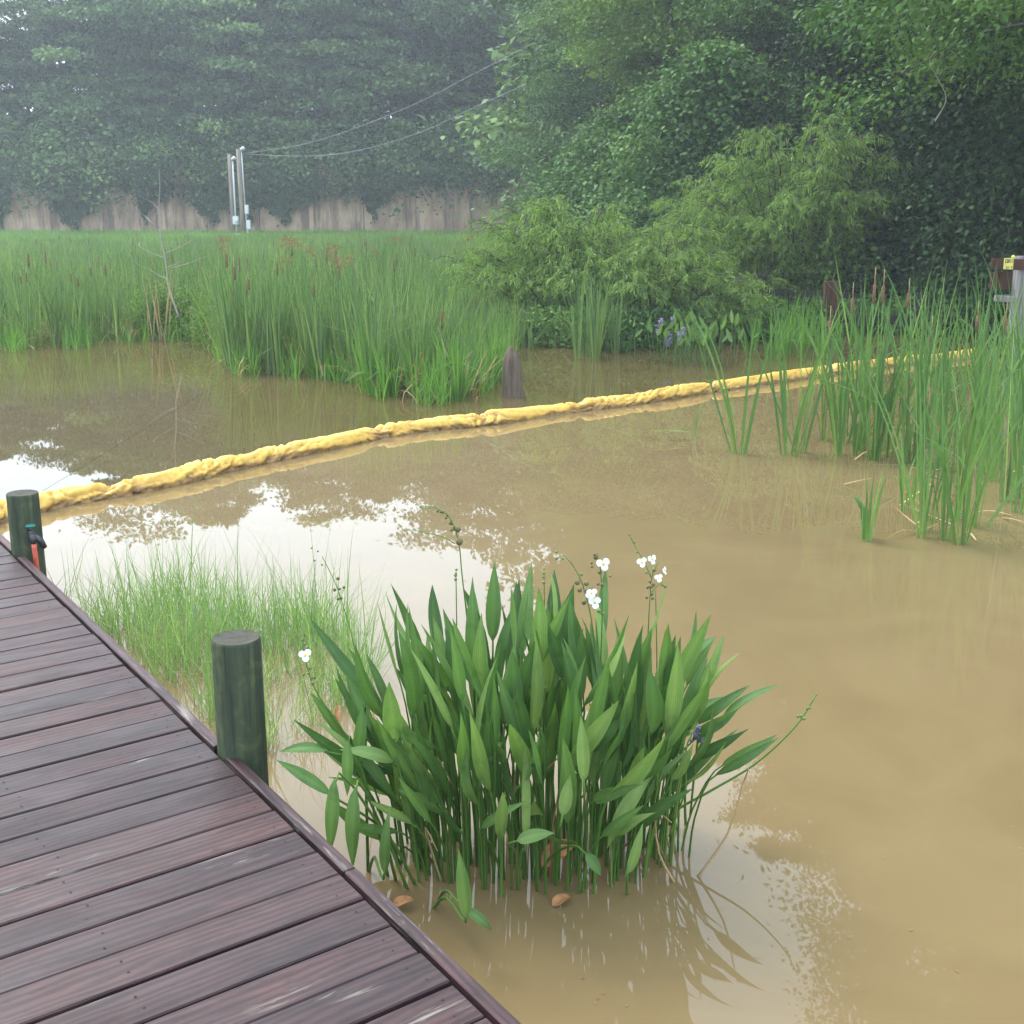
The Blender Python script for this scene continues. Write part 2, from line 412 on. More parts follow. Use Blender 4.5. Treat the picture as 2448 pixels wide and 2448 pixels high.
def mk_boom():
    m, t, b, out = new_mat("yellow_boom_fabric")
    geo = t.nodes.new("ShaderNodeNewGeometry"); sp = t.nodes.new("ShaderNodeSeparateXYZ"); t.links.new(geo.outputs["Position"], sp.inputs[0])
    n = noise_tex(t, 5, coords(t), 5, 0.65); n2 = noise_tex(t, 22, coords(t), 4, 0.6)
    ma = t.nodes.new("ShaderNodeMath"); ma.operation = 'MULTIPLY_ADD'; t.links.new(n, ma.inputs[0]); ma.inputs[1].default_value = -0.17; t.links.new(sp.outputs[2], ma.inputs[2])
    dirt = ramp(t, [(0.0, (1, 1, 1)), (0.022, (0, 0, 0))], None)
    ad = t.nodes.new("ShaderNodeMath"); ad.operation = 'ADD'; t.links.new(ma.outputs[0], ad.inputs[0]); ad.inputs[1].default_value = 0.062
    t.links.new(ad.outputs[0], dirt.inputs[0])
    base = ramp(t, [(0.3, (0.50, 0.285, 0.045)), (0.6, (0.66, 0.41, 0.075))], n2).outputs[0]
    dc = ramp(t, [(0.35, (0.07, 0.035, 0.015)), (0.65, (0.26, 0.14, 0.045))], n2).outputs[0]
    dm = t.nodes.new("ShaderNodeMath"); dm.operation = 'MULTIPLY'; dm.inputs[1].default_value = 0.85; t.links.new(dirt.outputs[0], dm.inputs[0])
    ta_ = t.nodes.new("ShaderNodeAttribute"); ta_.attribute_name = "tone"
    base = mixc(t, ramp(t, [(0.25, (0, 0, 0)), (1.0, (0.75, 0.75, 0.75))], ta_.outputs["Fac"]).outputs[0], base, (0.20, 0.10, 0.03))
    c = mixc(t, dm.outputs[0], base, dc); t.links.new(c, b.inputs["Base Color"]); b.inputs["Roughness"].default_value = 0.55
    bp = t.nodes.new("ShaderNodeBump"); bp.inputs["Strength"].default_value = 0.10; bp.inputs["Distance"].default_value = 0.003
    t.links.new(n2, bp.inputs["Height"]); t.links.new(bp.outputs[0], b.inputs["Normal"])
    return m
M_boom = mk_boom()

def mk_water(nm, c1, c2):
    m, t, b, out = new_mat(nm)
    v = coords(t, (1, 1, 1)); n = noise_tex(t, 0.9, v, 5, 0.6, 1.5)
    c = ramp(t, [(0.3, c1), (0.7, c2)], n).outputs[0]
    t.links.new(c, b.inputs["Base Color"]); b.inputs["Roughness"].default_value = 0.012; b.inputs["IOR"].default_value = 1.333
    n2 = noise_tex(t, 2.2, coords(t, (1, 0.6, 1)), 2, 0.4)
    bp = t.nodes.new("ShaderNodeBump"); bp.inputs["Strength"].default_value = 0.012; bp.inputs["Distance"].default_value = 0.05
    t.links.new(n2, bp.inputs["Height"]); t.links.new(bp.outputs[0], b.inputs["Normal"])
    return m
M_water = mk_water("muddy_pond_water", (0.136, 0.096, 0.045), (0.160, 0.115, 0.056))
M_water2 = mk_water("settled_pond_water", (0.075, 0.055, 0.022), (0.095, 0.070, 0.028))

def mk_ground():
    m, t, b, out = new_mat("bank_ground")
    v = coords(t); n = noise_tex(t, 0.6, v, 6, 0.6); n2 = noise_tex(t, 7, v, 5, 0.65)
    c = ramp(t, [(0.35, (0.05, 0.085, 0.025)), (0.6, (0.085, 0.13, 0.035)), (0.75, (0.09, 0.065, 0.035))], n).outputs[0]
    c = mixc(t, 0.4, c, ramp(t, [(0.3, (0.035, 0.045, 0.015)), (0.7, (0.12, 0.15, 0.05))], n2).outputs[0])
    t.links.new(c, b.inputs["Base Color"]); b.inputs["Roughness"].default_value = 0.95
    return m
M_ground = mk_ground()

def mk_conc():
    m, t, b, out = new_mat("stained_concrete")
    v = coords(t, (1, 1, 1), rand=True)
    def sv(s):
        mp = t.nodes.new("ShaderNodeMapping"); mp.inputs["Scale"].default_value = s; t.links.new(v, mp.inputs["Vector"]); return mp.outputs[0]
    n1 = noise_tex(t, 1, sv((1.5, 1.5, 0.22)), 6, 0.7, 0.4); n2 = noise_tex(t, 1, sv((1.1, 1.1, 0.7)), 4, 0.6); n3 = noise_tex(t, 1, sv((3.5, 3.5, 0.5)), 4, 0.6)
    c = ramp(t, [(0.3, (0.25, 0.165, 0.100)), (0.55, (0.40, 0.285, 0.185)), (0.75, (0.50, 0.385, 0.265))], n2).outputs[0]
    c = mixc(t, ramp(t, [(0.47, (0, 0, 0)), (0.60, (0.85, 0.85, 0.85))], n1).outputs[0], c, (0.11, 0.075, 0.06))
    c = mixc(t, ramp(t, [(0.62, (0, 0, 0)), (0.72, (0.7, 0.7, 0.7))], n3).outputs[0], c, (0.22, 0.10, 0.06))
    t.links.new(c, b.inputs["Base Color"]); b.inputs["Roughness"].default_value = 0.9
    return m
M_conc = mk_conc()

def mk_old_wood(name, c1, c2):
    m, t, b, out = new_mat(name)
    n = noise_tex(t, 1.0, coords(t, (22, 22, 2.0)), 6, 0.65, 0.4)
    r = ramp(t, [(0.3, c1), (0.7, c2)], n); t.links.new(r.outputs[0], b.inputs["Base Color"]); b.inputs["Roughness"].default_value = 0.9; b.inputs["Specular IOR Level"].default_value = 0.15
    bp = t.nodes.new("ShaderNodeBump"); bp.inputs["Strength"].default_value = 0.6; bp.inputs["Distance"].default_value = 0.008
    t.links.new(n, bp.inputs["Height"]); t.links.new(bp.outputs[0], b.inputs["Normal"])
    return m
M_grey_wood = mk_old_wood("grey_old_wood", (0.10, 0.095, 0.10), (0.34, 0.32, 0.31))
M_brown_wood = mk_old_wood("brown_old_wood", (0.035, 0.017, 0.011), (0.105, 0.052, 0.033))
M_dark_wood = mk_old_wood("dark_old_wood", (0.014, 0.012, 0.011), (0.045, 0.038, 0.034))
M_stump = mk_old_wood("stump_wood", (0.050, 0.036, 0.026), (0.150, 0.115, 0.088))

# ------------------------------------------------------------------ setting: ground, water
SHX = [-160, -30, -9, -6, -4.5, -3, -1.4, 0, 1, 2.2, 4, 6.5, 9, 13, 30, 160]
SHY = [19, 19, 19.2, 18.6, 17.6, 17.0, 15.6, 15.2, 17.5, 18.5, 19.5, 21.5, 21, 17, 6, 2]
def ground_z(x, y):
    d = y - np.interp(x, SHX, SHY)
    z = np.interp(d, [-8, -2, 0.0, 4, 12, 20, 32], [-0.7, -0.45, -0.25, -0.15, -0.05, 0.12, 0.40])
    z = z + np.clip((x - 1) / 6, 0, 1) * np.interp(d, [0.5, 5, 16], [0.1, 0.5, 1.1])
    z = z + np.interp(y, [73.6, 74.2], [0, 3.2]) * 1.0
    return z

gx = np.concatenate([np.linspace(-150, -50, 14)[:-1], np.linspace(-50, 40, 121), np.linspace(40, 150, 15)[1:]])
gy = np.concatenate([np.linspace(-60, 10, 15)[:-1], np.linspace(10, 72, 125)[:-1], [72, 73.7, 74.2], np.linspace(75, 200, 30)])
XX, YY = np.meshgrid(gx, gy, indexing='ij')
ZZ = ground_z(XX, YY) + 0.03 * np.sin(XX * 1.7 + 2 * np.sin(YY * 0.9)) * (YY > 17)
nx, ny = XX.shape
i, j = np.meshgrid(np.arange(nx - 1), np.arange(ny - 1), indexing='ij')
F = np.stack([i*ny + j, (i+1)*ny + j, (i+1)*ny + j + 1, i*ny + j + 1], -1).reshape(-1, 4)
g = Geo(); g.add(np.stack([XX, YY, ZZ], -1), F)
tag(g.obj("ground", M_ground, smooth=True), kind='structure')
# the boom holds the mud back: muddy water this side of it, darker clearer water beyond
bp_px = [(-140, 1290), (-60, 1262), (0, 1228), (100, 1207), (200, 1186), (268, 1176), (400, 1150), (550, 1112), (700, 1081), (800, 1060), (900, 1038), (1040, 1018), (1150, 1008), (1300, 986), (1500, 960), (1700, 929), (1900, 900), (2100, 872), (2330, 848)]
bl = np.array([gp(x_, y_, 0.03) for x_, y_ in bp_px]); bl[:, 2] = 0
bl = np.concatenate([[[-149, bl[0, 1] - 1.5, 0]], smooth_path(bl, 90), [[9, 17.6, 0], [149, 14, 0]]])
k_ = len(bl)
for edge_y, mat_ in ((-59, M_water), (60, M_water2)):
    o_ = bl * [1, 1, 1]; far_ = bl.copy(); far_[:, 1] = edge_y
    V_ = np.concatenate([bl, far_]); q_ = np.arange(k_ - 1)
    F_ = np.stack([q_, q_ + 1, q_ + 1 + k_, q_ + k_], -1)
    if edge_y < 0: F_ = F_[:, ::-1]
    g = Geo(); g.add(V_, F_); tag(g.obj("water", mat_), kind='structure')

# ------------------------------------------------------------------ boardwalk
E_ANG = R(-55.9); B_ANG = R(216.6)
ev = np.array([math.cos(E_ANG), math.sin(E_ANG), 0]); bv = np.array([math.cos(B_ANG), math.sin(B_ANG), 0])
P0 = np.array([-0.944, 3.715, DECK])          # a point on the seam between boards and rim
walk = empty("boardwalk", (P0[0], P0[1], 0), "weathered purple brown plank boardwalk edge beside the muddy pond", "boardwalk")
PITCHB = 0.1445 / math.sin(E_ANG - B_ANG + math.pi * 2)
PITCHB = abs(PITCHB)
BW = 0.1375; BL = 4.2; BT = 0.038
# shared plank mesh: skewed cut end at the rim side
sk = math.atan2(np.dot(ev, np.array([-bv[1], bv[0], 0])), np.dot(ev, bv))
def plank_mesh():
    bm = bmesh.new(); bmesh.ops.create_cube(bm, size=1)
    bmesh.ops.scale(bm, vec=(BL, BW, BT), verts=bm.verts)
    bmesh.ops.bevel(bm, geom=[e for e in bm.edges if abs((e.verts[0].co - e.verts[1].co).normalized().x) > 0.9 or True], offset=0.004, segments=1, affect='EDGES')
    kk = math.cos(sk) / math.sin(sk)
    for v in bm.verts:
        v.co.x += BL / 2 + v.co.y * kk; v.co.z -= BT / 2
    me = bpy.data.meshes.new("board"); bm.to_mesh(me); bm.free(); me.materials.append(M_deck); return me
pm = plank_mesh()
nails = Geo()
perp_sign = 1 if np.dot(np.array([-bv[1], bv[0], 0]), ev) > 0 else -1
for k in range(-34, 24):
    c = P0 + ev * (k + 0.5) * PITCHB + bv * 0.006
    dz = random.uniform(-0.003, 0.003)
    o = link("board", pm, walk)
    jit = random.uniform(0, 0.005)
    o.location = (c[0] - P0[0] + bv[0]*jit, c[1] - P0[1] + bv[1]*jit, DECK + dz)
    o.rotation_euler = (random.uniform(-0.012, 0.012), 0, B_ANG + random.uniform(-0.0015, 0.0015))
    for row in (0.055, 0.62, 1.22, 1.82):
        for s in (-0.03, 0.03):
            q = c + bv * (row + random.uniform(-0.012, 0.012)) + np.array([-bv[1], bv[0], 0]) * (s + random.uniform(-0.006, 0.006))
            th = np.linspace(0, 2*math.pi, 8, endpoint=False); r_ = 0.0036
            top = np.stack([q[0] - P0[0] + r_*np.cos(th), q[1] - P0[1] + r_*np.sin(th), np.full(8, DECK + dz + 0.0012)], -1)
            nails.add(top, [[0, 1, 2, 3], [0, 3, 4, 5], [0, 5, 6, 7]])
tag(nails.obj("nails", M_rustnail, walk), kind='stuff')
# rim boards: notched round the two posts
post2 = np.array([-1.0, 4.3 - 0.385, 0]); post1 = None
def edge_pt(s, off, z):  # s along the edge from P0, off outwards (towards the water)
    n_ = np.array([ev[1], -ev[0], 0]); n_ = n_ if n_[0] > 0 else -n_
    p = P0 + ev * s + n_ * off; return np.array([p[0], p[1], z])
nout = edge_pt(0, 1, 0) - edge_pt(0, 0, 0)
RIMW = 0.037
def rim(s0, s1, w=RIMW, z=DECK - 0.005, th=0.19):
    L = s1 - s0; bm = bmesh.new(); bmesh.ops.create_cube(bm, size=1)
    bmesh.ops.scale(bm, vec=(L, w, th), verts=bm.verts)
    bmesh.ops.bevel(bm, geom=bm.edges[:], offset=0.003, segments=1, affect='EDGES')
    me = bpy.data.meshes.new("rim_board"); bm.to_mesh(me); bm.free(); me.materials.append(M_rim)
    o = link("rim_board", me, walk); c = edge_pt((s0 + s1) / 2, 0.006 + w / 2, z - th / 2 + 0.004)
    o.location = (c[0] - P0[0], c[1] - P0[1], c[2]); o.rotation_euler = (0, 0, E_ANG)
    return o
PS2 = -0.03; PS1 = -2.93     # where the posts stand along the edge
PR = 0.081
rim(PS1 + PR + 0.01, PS2 - PR + 0.015); rim(PS2 + 0.03, 0.86); rim(0.865, 3.4); rim(-6.0, PS1 - PR + 0.02)
g = Geo()
for off in (0.35, 1.1, 1.9): # joists carrying the boards
    a = edge_pt(-5.0, -off, DECK - BT - 0.075) - P0 * np.array([1, 1, 0]); b_ = edge_pt(3.2, -off, DECK - BT - 0.075) - P0 * np.array([1, 1, 0])
    box_geo(g, (a + b_) / 2, (np.linalg.norm(b_ - a), 0.045, 0.14), rz(E_ANG))
g.obj("joist", M_dark_wood, walk)

def make_post(name, loc, top, r, label, lean=(0, 0)):
    t = empty(name, (loc[0], loc[1], 0), label, "post")
    n = 40; th = np.linspace(0, 2*math.pi, n, endpoint=False)
    zs = np.concatenate([np.linspace(-0.5, top - 0.012, 24), [top - 0.004, top]])
    V = []
    for z in zs:
        rr = r * (1.0 - 0.03 * (z / 1.2)) * (1 if z < top - 0.01 else (0.985 if z < top - 0.001 else 0.95))
        rad = np.array([rr * (1 + 0.018 * mnoise.noise(Vector((3*math.cos(a), 3*math.sin(a), z * 1.5)) + Vector((loc[0]*9, 0, 0))) - 0.02 * max(0, mnoise.noise(Vector((7*math.cos(a), 7*math.sin(a), z * .5))) - .25)) for a in th])
        V.append(np.stack([rad*np.cos(th) + lean[0]*z, rad*np.sin(th) + lean[1]*z, np.full(n, z)], -1))
    V = np.concatenate(V); i_ = np.arange(len(zs) - 1)[:, None]*n; j_ = np.arange(n)[None]; j2 = (j_ + 1) % n
    g = Geo(); g.add(V, np.stack([i_ + j_, i_ + j2, i_ + n + j2, i_ + n + j_], -1).reshape(-1, 4))
    g.obj("shaft", M_post, t, smooth=True)
    # end grain, slightly sunk and cracked
    Vt = [V[-n:]]
    c0 = V[-n:].mean(0)
    for f in (0.8, 0.55, 0.3, 0.08):
        q = c0 + (V[-n:] - c0) * f
        q[:, 2] = top - 0.002 - 0.0035 * rng.random(n) * (f > .1) - (0.006 if f < .1 else 0)
        Vt.append(q)
    Vt = np.concatenate(Vt); i_ = np.arange(4)[:, None]*n
    Fq = np.stack([i_ + j_, i_ + j2, i_ + n + j2, i_ + n + j_], -1).reshape(-1, 4)
    cap = [[4*n + a, 4*n + (a+1) % n, 4*n + (a+2) % n, 4*n + (a+2) % n] for a in range(0)]
    Vt = np.concatenate([Vt, [c0 - [0, 0, 0.01]]])
    Fq = np.concatenate([Fq, [[4*n + a, 4*n + (a+1) % n, 4*n + (a+2) % n, 5*n] for a in range(0, n, 2)]])
    g = Geo(); g.add(Vt, Fq); g.obj("post_top", M_end, t)
    return t
p2 = edge_pt(PS2, 0.006 + PR * 0.9, 0)
p1 = edge_pt(PS1, 0.006 + PR * 0.9, 0)
make_post("deck_post", p2, DECK + 0.388, PR, "round algae green deck post nearer, beside the arrowhead plants")
tp1 = make_post("deck_post", p1, DECK + 0.31, PR, "round dark deck post holding a spigot and red hose")
# spigot on the far post
toc = nrm(np.array([-p1[0], -p1[1], 0])); sidev = np.array([-toc[1], toc[0], 0])
def onp(a, z, r=PR):  # a point round the post, a = angle from facing the camera
    d_ = toc * math.cos(a) + sidev * math.sin(a); return d_ * r + np.array([0, 0, z])
g = Geo(); zs_ = DECK + 0.10
A = 0.22
g.add(*tube([onp(A, zs_ + .02, PR - .01), onp(A, zs_ + .02, PR + .05)], 0.012, 10))
g.add(*tube([onp(A, zs_ + .02, PR + .035), onp(A, zs_ + .005, PR + .055), onp(A, zs_ - .03, PR + .062)], [0.014, 0.015, 0.016], 10))
g.add(*tube([onp(A + .05, zs_ + .005, PR + .03), onp(A + .35, zs_ - .03, PR + .045), onp(A + .5, zs_ - .065, PR + .04)], [0.017, 0.016, 0.015], 10))
g.add(*tube([onp(A, zs_ + .02, PR + .03), onp(A, zs_ + .055, PR + .03)], 0.006, 8))
sp_ = g.obj("spigot", M_dkmetal, tp1, smooth=True)
g = Geo(); cc = onp(A, zs_ + .058, PR + .03); th = np.linspace(0, 2*math.pi, 13)
g.add(*tube(cc + np.stack([0.020*np.cos(th), 0.020*np.sin(th), 0*th], -1), 0.005, 6, closed=False))
g.add(*tube([cc - [0.020, 0, 0], cc + [0.020, 0, 0]], 0.004, 6)); g.add(*tube([cc - [0, 0.020, 0], cc + [0, 0.020, 0]], 0.004, 6))
g.obj("handle", M_teal, sp_, smooth=True)
g = Geo()
hp = [onp(A, zs_ - .03, PR + .062), onp(A + .02, zs_ - .09, PR + .058), onp(A + .1, zs_ - .2, PR + .03), onp(A + .2, zs_ - .34, PR + .02), onp(A + .3, -0.1, PR + .04)]
g.add(*tube(smooth_path(np.array(hp) + [p1[0], p1[1], 0], 24), 0.0125, 10))
tag(g.obj("hose", M_red, smooth=True), "red hose hanging down from the spigot on the far deck post", "hose")

# ------------------------------------------------------------------ containment boom
bp_px = [(-140, 1290), (-60, 1262), (0, 1228), (100, 1207), (200, 1186), (268, 1176), (400, 1150), (550, 1112), (700, 1081), (800, 1060), (900, 1038), (1040, 1018), (1150, 1008), (1300, 986), (1500, 960), (1700, 929), (1900, 900), (2100, 872), (2330, 848)]
path = np.array([gp(x, y, 0.03) for x, y in bp_px]); path[:, 2] = 0
NB = 2200
bpth = smooth_path(path, NB)
sl = np.concatenate([[0], np.cumsum(np.linalg.norm(np.diff(bpth, axis=0), axis=1))]); TL = sl[-1]
nb = 40; thb = np.linspace(-math.pi, math.pi, nb + 1) + math.pi / 2      # seam at the bottom
tanb = nrm(np.gradient(bpth, axis=0)); nb_side = np.stack([-tanb[:, 1], tanb[:, 0], 0*tanb[:, 0]], -1)
joints = [sl[np.argmin(np.linalg.norm(bpth - gp(x, y, 0.03)*[1, 1, 0], axis=1))] for x, y in ((-30, 1245), (268, 1176), (905, 1038), (1150, 1008), (1385, 975), (1700, 929), (1990, 888))]
VB = np.zeros((NB, nb + 1, 3)); VT = np.zeros((NB, nb + 1))
for a in range(NB):
    s = sl[a]
    dj = min(abs(s - q) for q in joints)
    bulge = 1.0 + 0.13*mnoise.noise(Vector((s*0.8, 3, 0))) + 0.05*mnoise.noise(Vector((s*2.2, 9, 0)))
    pinch = 1 - 0.24 * math.exp(-(dj / 0.05)**2)
    lift = 0.026*mnoise.noise(Vector((s*1.1, 0, 7))) - 0.012*math.exp(-(dj/0.1)**2)
    zn = mnoise.noise(Vector((s*0.55, 21, 0))) + 0.5*math.exp(-(dj/0.22)**2)
    act = max(0.0, min(1.0, 0.35 + 2.2*zn))            # how bunched the cloth is here
    dirn = 1.0 if mnoise.noise(Vector((s*0.3, 5, 5))) > -0.15 else -0.8
    for b_ in range(nb + 1):
        th_ = thb[b_]; ta = th_ - math.pi/2
        w1 = mnoise.noise(Vector((s*2.4, ta*0.8, 4)))
        q1 = mnoise.noise(Vector((s*4.6 + dirn*ta*0.75 + 1.2*w1, ta*0.55 + s*0.3, 4.7)))
        q2 = mnoise.noise(Vector((s*9.5 + dirn*ta*1.5 + 1.5*w1, ta*0.9, 14.7)))
        q3 = mnoise.noise(Vector((s*1.5 - ta*0.5, ta*0.9 + 0.4*s, 33.0)))
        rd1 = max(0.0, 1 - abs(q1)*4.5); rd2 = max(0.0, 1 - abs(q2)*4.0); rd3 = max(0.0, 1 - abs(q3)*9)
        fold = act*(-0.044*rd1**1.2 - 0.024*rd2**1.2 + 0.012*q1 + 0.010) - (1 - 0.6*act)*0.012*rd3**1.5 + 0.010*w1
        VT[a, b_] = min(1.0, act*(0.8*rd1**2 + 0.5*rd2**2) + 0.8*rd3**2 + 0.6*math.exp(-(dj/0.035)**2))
        r_ = 0.094 * bulge * pinch * (1 - 0.05*math.cos(2*th_)) + fold
        VB[a, b_] = bpth[a] + nb_side[a]*(r_*1.06*math.cos(th_)) + np.array([0, 0, 0.020 + lift + r_*math.sin(th_)*0.98])
boom = empty("containment_boom", bpth[NB//2], "long yellow floating fabric boom stretched across the muddy pond", "boom")
cuts = [0] + sorted(int(np.argmin(abs(sl - q))) for q in joints) + [NB - 1]
org = bpth[NB//2]
for a0, a1 in zip(cuts[:-1], cuts[1:]):
    if a1 - a0 < 3: continue
    Vq = VB[a0:a1 + 1]; k = a1 - a0 + 1
    i_ = np.arange(k - 1)[:, None]*(nb + 1); j_ = np.arange(nb)[None]
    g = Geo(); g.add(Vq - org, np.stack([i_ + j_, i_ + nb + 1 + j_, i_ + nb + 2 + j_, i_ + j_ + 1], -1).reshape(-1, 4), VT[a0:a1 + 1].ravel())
    if a1 == NB - 1: # closed end
        g.add(np.concatenate([Vq[-1] - org, [Vq[-1].mean(0) - org + tanb[-1]*0.03]]), [[q, q+1, q+2, nb+1] for q in range(0, nb - 1, 2)])
    g.obj("fabric_section", M_boom, boom, smooth=True)

# ------------------------------------------------------------------ stump
sp0 = gp(1228, 948)
g = Geo(); n = 28; k = 26; th = np.linspace(0, 2*math.pi, n, endpoint=False); zs = np.linspace(-0.3, 0.60, k); V = []
for z in zs:
    f = np.clip((z + 0.02)/0.60, 0, 1)
    r0 = 0.135 - 0.045*f + 0.05*max(0, 0.06 - z)
    if f > 0.66: r0 *= math.sqrt(max(0.0, 1 - ((f - 0.66)/0.34)**2.1)) + 0.004
    rr = np.array([r0*(1 + 0.12*mnoise.noise(Vector((1.3*math.cos(a), 1.3*math.sin(a), z*3))) + 0.07*mnoise.noise(Vector((5*math.cos(a), 5*math.sin(a), z*2.0)))) for a in th])
    V.append(np.stack([rr*np.cos(th) - 0.03*f, rr*np.sin(th)*0.85, np.full(n, z*0.97 + 0.0)], -1))
V = np.concatenate(V); i_ = np.arange(k-1)[:, None]*n; j_ = np.arange(n)[None]; j2 = (j_+1) % n
g.add(V, np.stack([i_+j_, i_+j2, i_+n+j2, i_+n+j_], -1).reshape(-1, 4))
o = g.obj("stump", M_stump, smooth=True); o.location = sp0
tag(o, "worn brown cypress stump standing in the water behind the boom", "stump")

# ------------------------------------------------------------------ trees
def tree_geo(seed, Ht, base, Rad, boughs, twigs, lv, L, Wd, flat=0.22, droop=0.25, prof='oval', trunk_r=0.18, spread=0.34, updown=0.5, lowdroop=0.0, hang=0.0, inner=0.45, vflat=0.5, cl=0.16, lt=0.13, nv=0.42, bv=0.30):
    r = np.random.default_rng(seed)
    tz = np.linspace(-0.6, Ht*0.94, 14); wob = np.cumsum(r.normal(0, 0.09, (14, 2)), 0)
    tp = np.stack([wob[:, 0], wob[:, 1], tz], -1)
    wood = Geo(); wood.add(*tube(tp, trunk_r*(1 - 0.86*np.linspace(0, 1, 14)**1.1), 9))
    leaf = Geo(); C = []; D = []; Nn = []; TN = []
    for q in range(boughs):
        f = (q + r.random()) / boughs
        z = base + (Ht - base) * f
        if prof == 'oval': pr = math.sin(math.pi * (0.12 + 0.86*f)**0.85)**0.7
        elif prof == 'cone': pr = (1 - f)**0.7*0.95 + 0.06
        elif prof == 'wide': pr = (1 - f)**0.45*0.95 + 0.05
        else: pr = 0.75 + 0.25*math.sin(f*9)
        az = q*2.39996 + r.normal(0, 0.35)
        rad = Rad * max(pr, 0.12) * r.uniform(0.55, 1.05)
        hd = np.array([math.cos(az), math.sin(az), 0])
        z0 = max(0.4, z - rad*r.uniform(0.15, 0.5))
        p0 = np.array([np.interp(z0, tz, tp[:, 0]), np.interp(z0, tz, tp[:, 1]), z0])
        end = p0 * [1, 1, 0] + hd*rad + [0, 0, z - droop*rad*(1 - f)]
        mid = (p0 + end)/2 + [0, 0, 0.12*rad]
        bp_ = smooth_path([p0, mid, end], 6)
        wood.add(*tube(bp_, np.linspace(0.30, 0.06, 6)*trunk_r*(0.5 + 0.5*(1-f)), 5))
        bt = 0.45 + r.uniform(-bv, bv); lat = np.array([-hd[1], hd[0], 0])
        for w_ in range(twigs):
            u = r.uniform(inner, 1.08); la = r.normal(0, spread)*rad*(1.15 - 0.5*u)
            pc = p0 + (end - p0)*u + lat*la + [0, 0, 0.12*rad*(1 - (2*u - 1)**2) + r.normal(0, flat)*rad*0.5 - 0.25*abs(la)*droop*2]
            s_ = cl*rad + cl
            nl = lv
            cc = pc + r.normal(0, 1, (nl, 3))*[s_, s_, s_*vflat]
            dd = hd*0.55 + lat*np.sign(la)*0.35 + r.normal(0, 0.55, (nl, 3)); dd[:, 2] -= 0.30 + hang
            C.append(cc); D.append(dd)
            nn = r.normal(0, nv, (nl, 3)); nn[:, 2] += 1.0; Nn.append(nn)
            TN.append(np.clip(bt + r.normal(0, 0.10) + r.normal(0, lt, nl), 0, 1))
    C = np.concatenate(C); N_ = len(C)
    kites(leaf, C, np.concatenate(D), np.concatenate(Nn), L*r.uniform(0.6, 1.25, N_), Wd*r.uniform(0.7, 1.2, N_), np.concatenate(TN))
    return leaf, wood

def tree_meshes(leafmat, **kw):
    lf, wd = tree_geo(**kw)
    return lf.mesh("crown", leafmat), wd.mesh("trunk", M_bark, smooth=True)

def plant_tree(name, mm, loc, rot, scale, label, group=None, cat="tree"):
    t = empty(name, loc, label, cat, group, rz=rot)
    t.scale = scale if hasattr(scale, '__len__') else (scale,)*3
    link("trunk", mm[1], t); link("crown", mm[0], t)
    return t

far = [tree_meshes(M_far, seed=s, Ht=15.0 + (s % 3), base=0.8, Rad=5.2, boughs=48, twigs=20, lv=26, L=0.38, Wd=0.27, flat=0.06, droop=0.34, vflat=0.30, cl=0.12, lt=0.07, nv=0.25, bv=0.4, prof='oval' if s % 2 else 'col', trunk_r=0.22) for s in (11, 12, 13, 14)]
def far_label(px, row):
    where = "left of the dead sapling" if px < 330 else "behind the dead sapling" if px < 470 else "right behind the utility poles" if px < 680 else "under the overhead wires" if px < 1120 else "hidden behind the right bank trees"
    depth = ("hazy tree at the wall's edge ", "hazier tree in the middle of the wood ", "palest tree at the back of the wood ")[row]
    return depth + where, ("edge", "middle", "back")[row] + " trees of the wood above the wall " + where
k = 0
for row, (Y0, dx, x0, x1) in enumerate(((77.5, 4.3, -42, 20), (82.5, 5.0, -44, 24), (89, 5.5, -48, 34))):
    x = x0
    while x < x1:
        X = x + random.uniform(-1, 1); Yt = Y0 + random.uniform(-1.2, 1.2)
        sc_ = 0.93*random.uniform(0.88, 1.06) * (0.9 if row == 0 else 1.0) * (0.79 if X/Yt < -0.35 else 1.0)
        plant_tree("tree", far[k % 4], (X, Yt, 3.1), random.uniform(0, 6.28), (sc_*1.05, sc_*1.05, sc_), *far_label(X/Yt*FPX + 1224, row))
        x += dx; k += 1

near_b = tree_meshes(M_broad, seed=21, Ht=17, base=5.6, Rad=4.2, boughs=60, twigs=28, nv=0.30, lt=0.07, bv=0.28, lv=60, L=0.105, Wd=0.070, flat=0.10, droop=0.30, trunk_r=0.12, vflat=0.45, cl=0.075, hang=0.15, prof='wide')
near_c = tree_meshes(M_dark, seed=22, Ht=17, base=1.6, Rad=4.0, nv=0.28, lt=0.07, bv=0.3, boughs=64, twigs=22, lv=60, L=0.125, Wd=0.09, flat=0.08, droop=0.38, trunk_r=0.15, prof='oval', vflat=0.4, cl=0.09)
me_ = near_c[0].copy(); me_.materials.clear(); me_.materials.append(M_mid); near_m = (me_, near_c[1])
near_y = tree_meshes(M_yeltree, seed=23, Ht=16, base=5.0, Rad=3.6, nv=0.28, lt=0.07, bv=0.3, boughs=60, twigs=24, lv=50, L=0.14, Wd=0.10, flat=0.08, droop=0.42, trunk_r=0.15, vflat=0.4, cl=0.085)
def gz(x, y): return float(ground_z(np.array(x), np.array(y)))
def put(name, mm, px, Y, rot, scale, label, group=None, cat="tree", dz=0):
    X = (px - 1224)/FPX*Y/ (math.cos(R(PITCH)) ) if False else at(px, 489, Y)[0]
    return plant_tree(name, mm, (X, Y, gz(X, Y) + dz), rot, scale, label, group, cat)
put("tree", near_b, 2540, 20.0, 0.4, (0.98, 0.98, 1.02), "big broadleaf tree overhanging the gray post at the right bank")
put("tree", near_b, 2720, 15.5, 2.1, 0.95, "broadleaf tree at the far right reaching over the cattails")
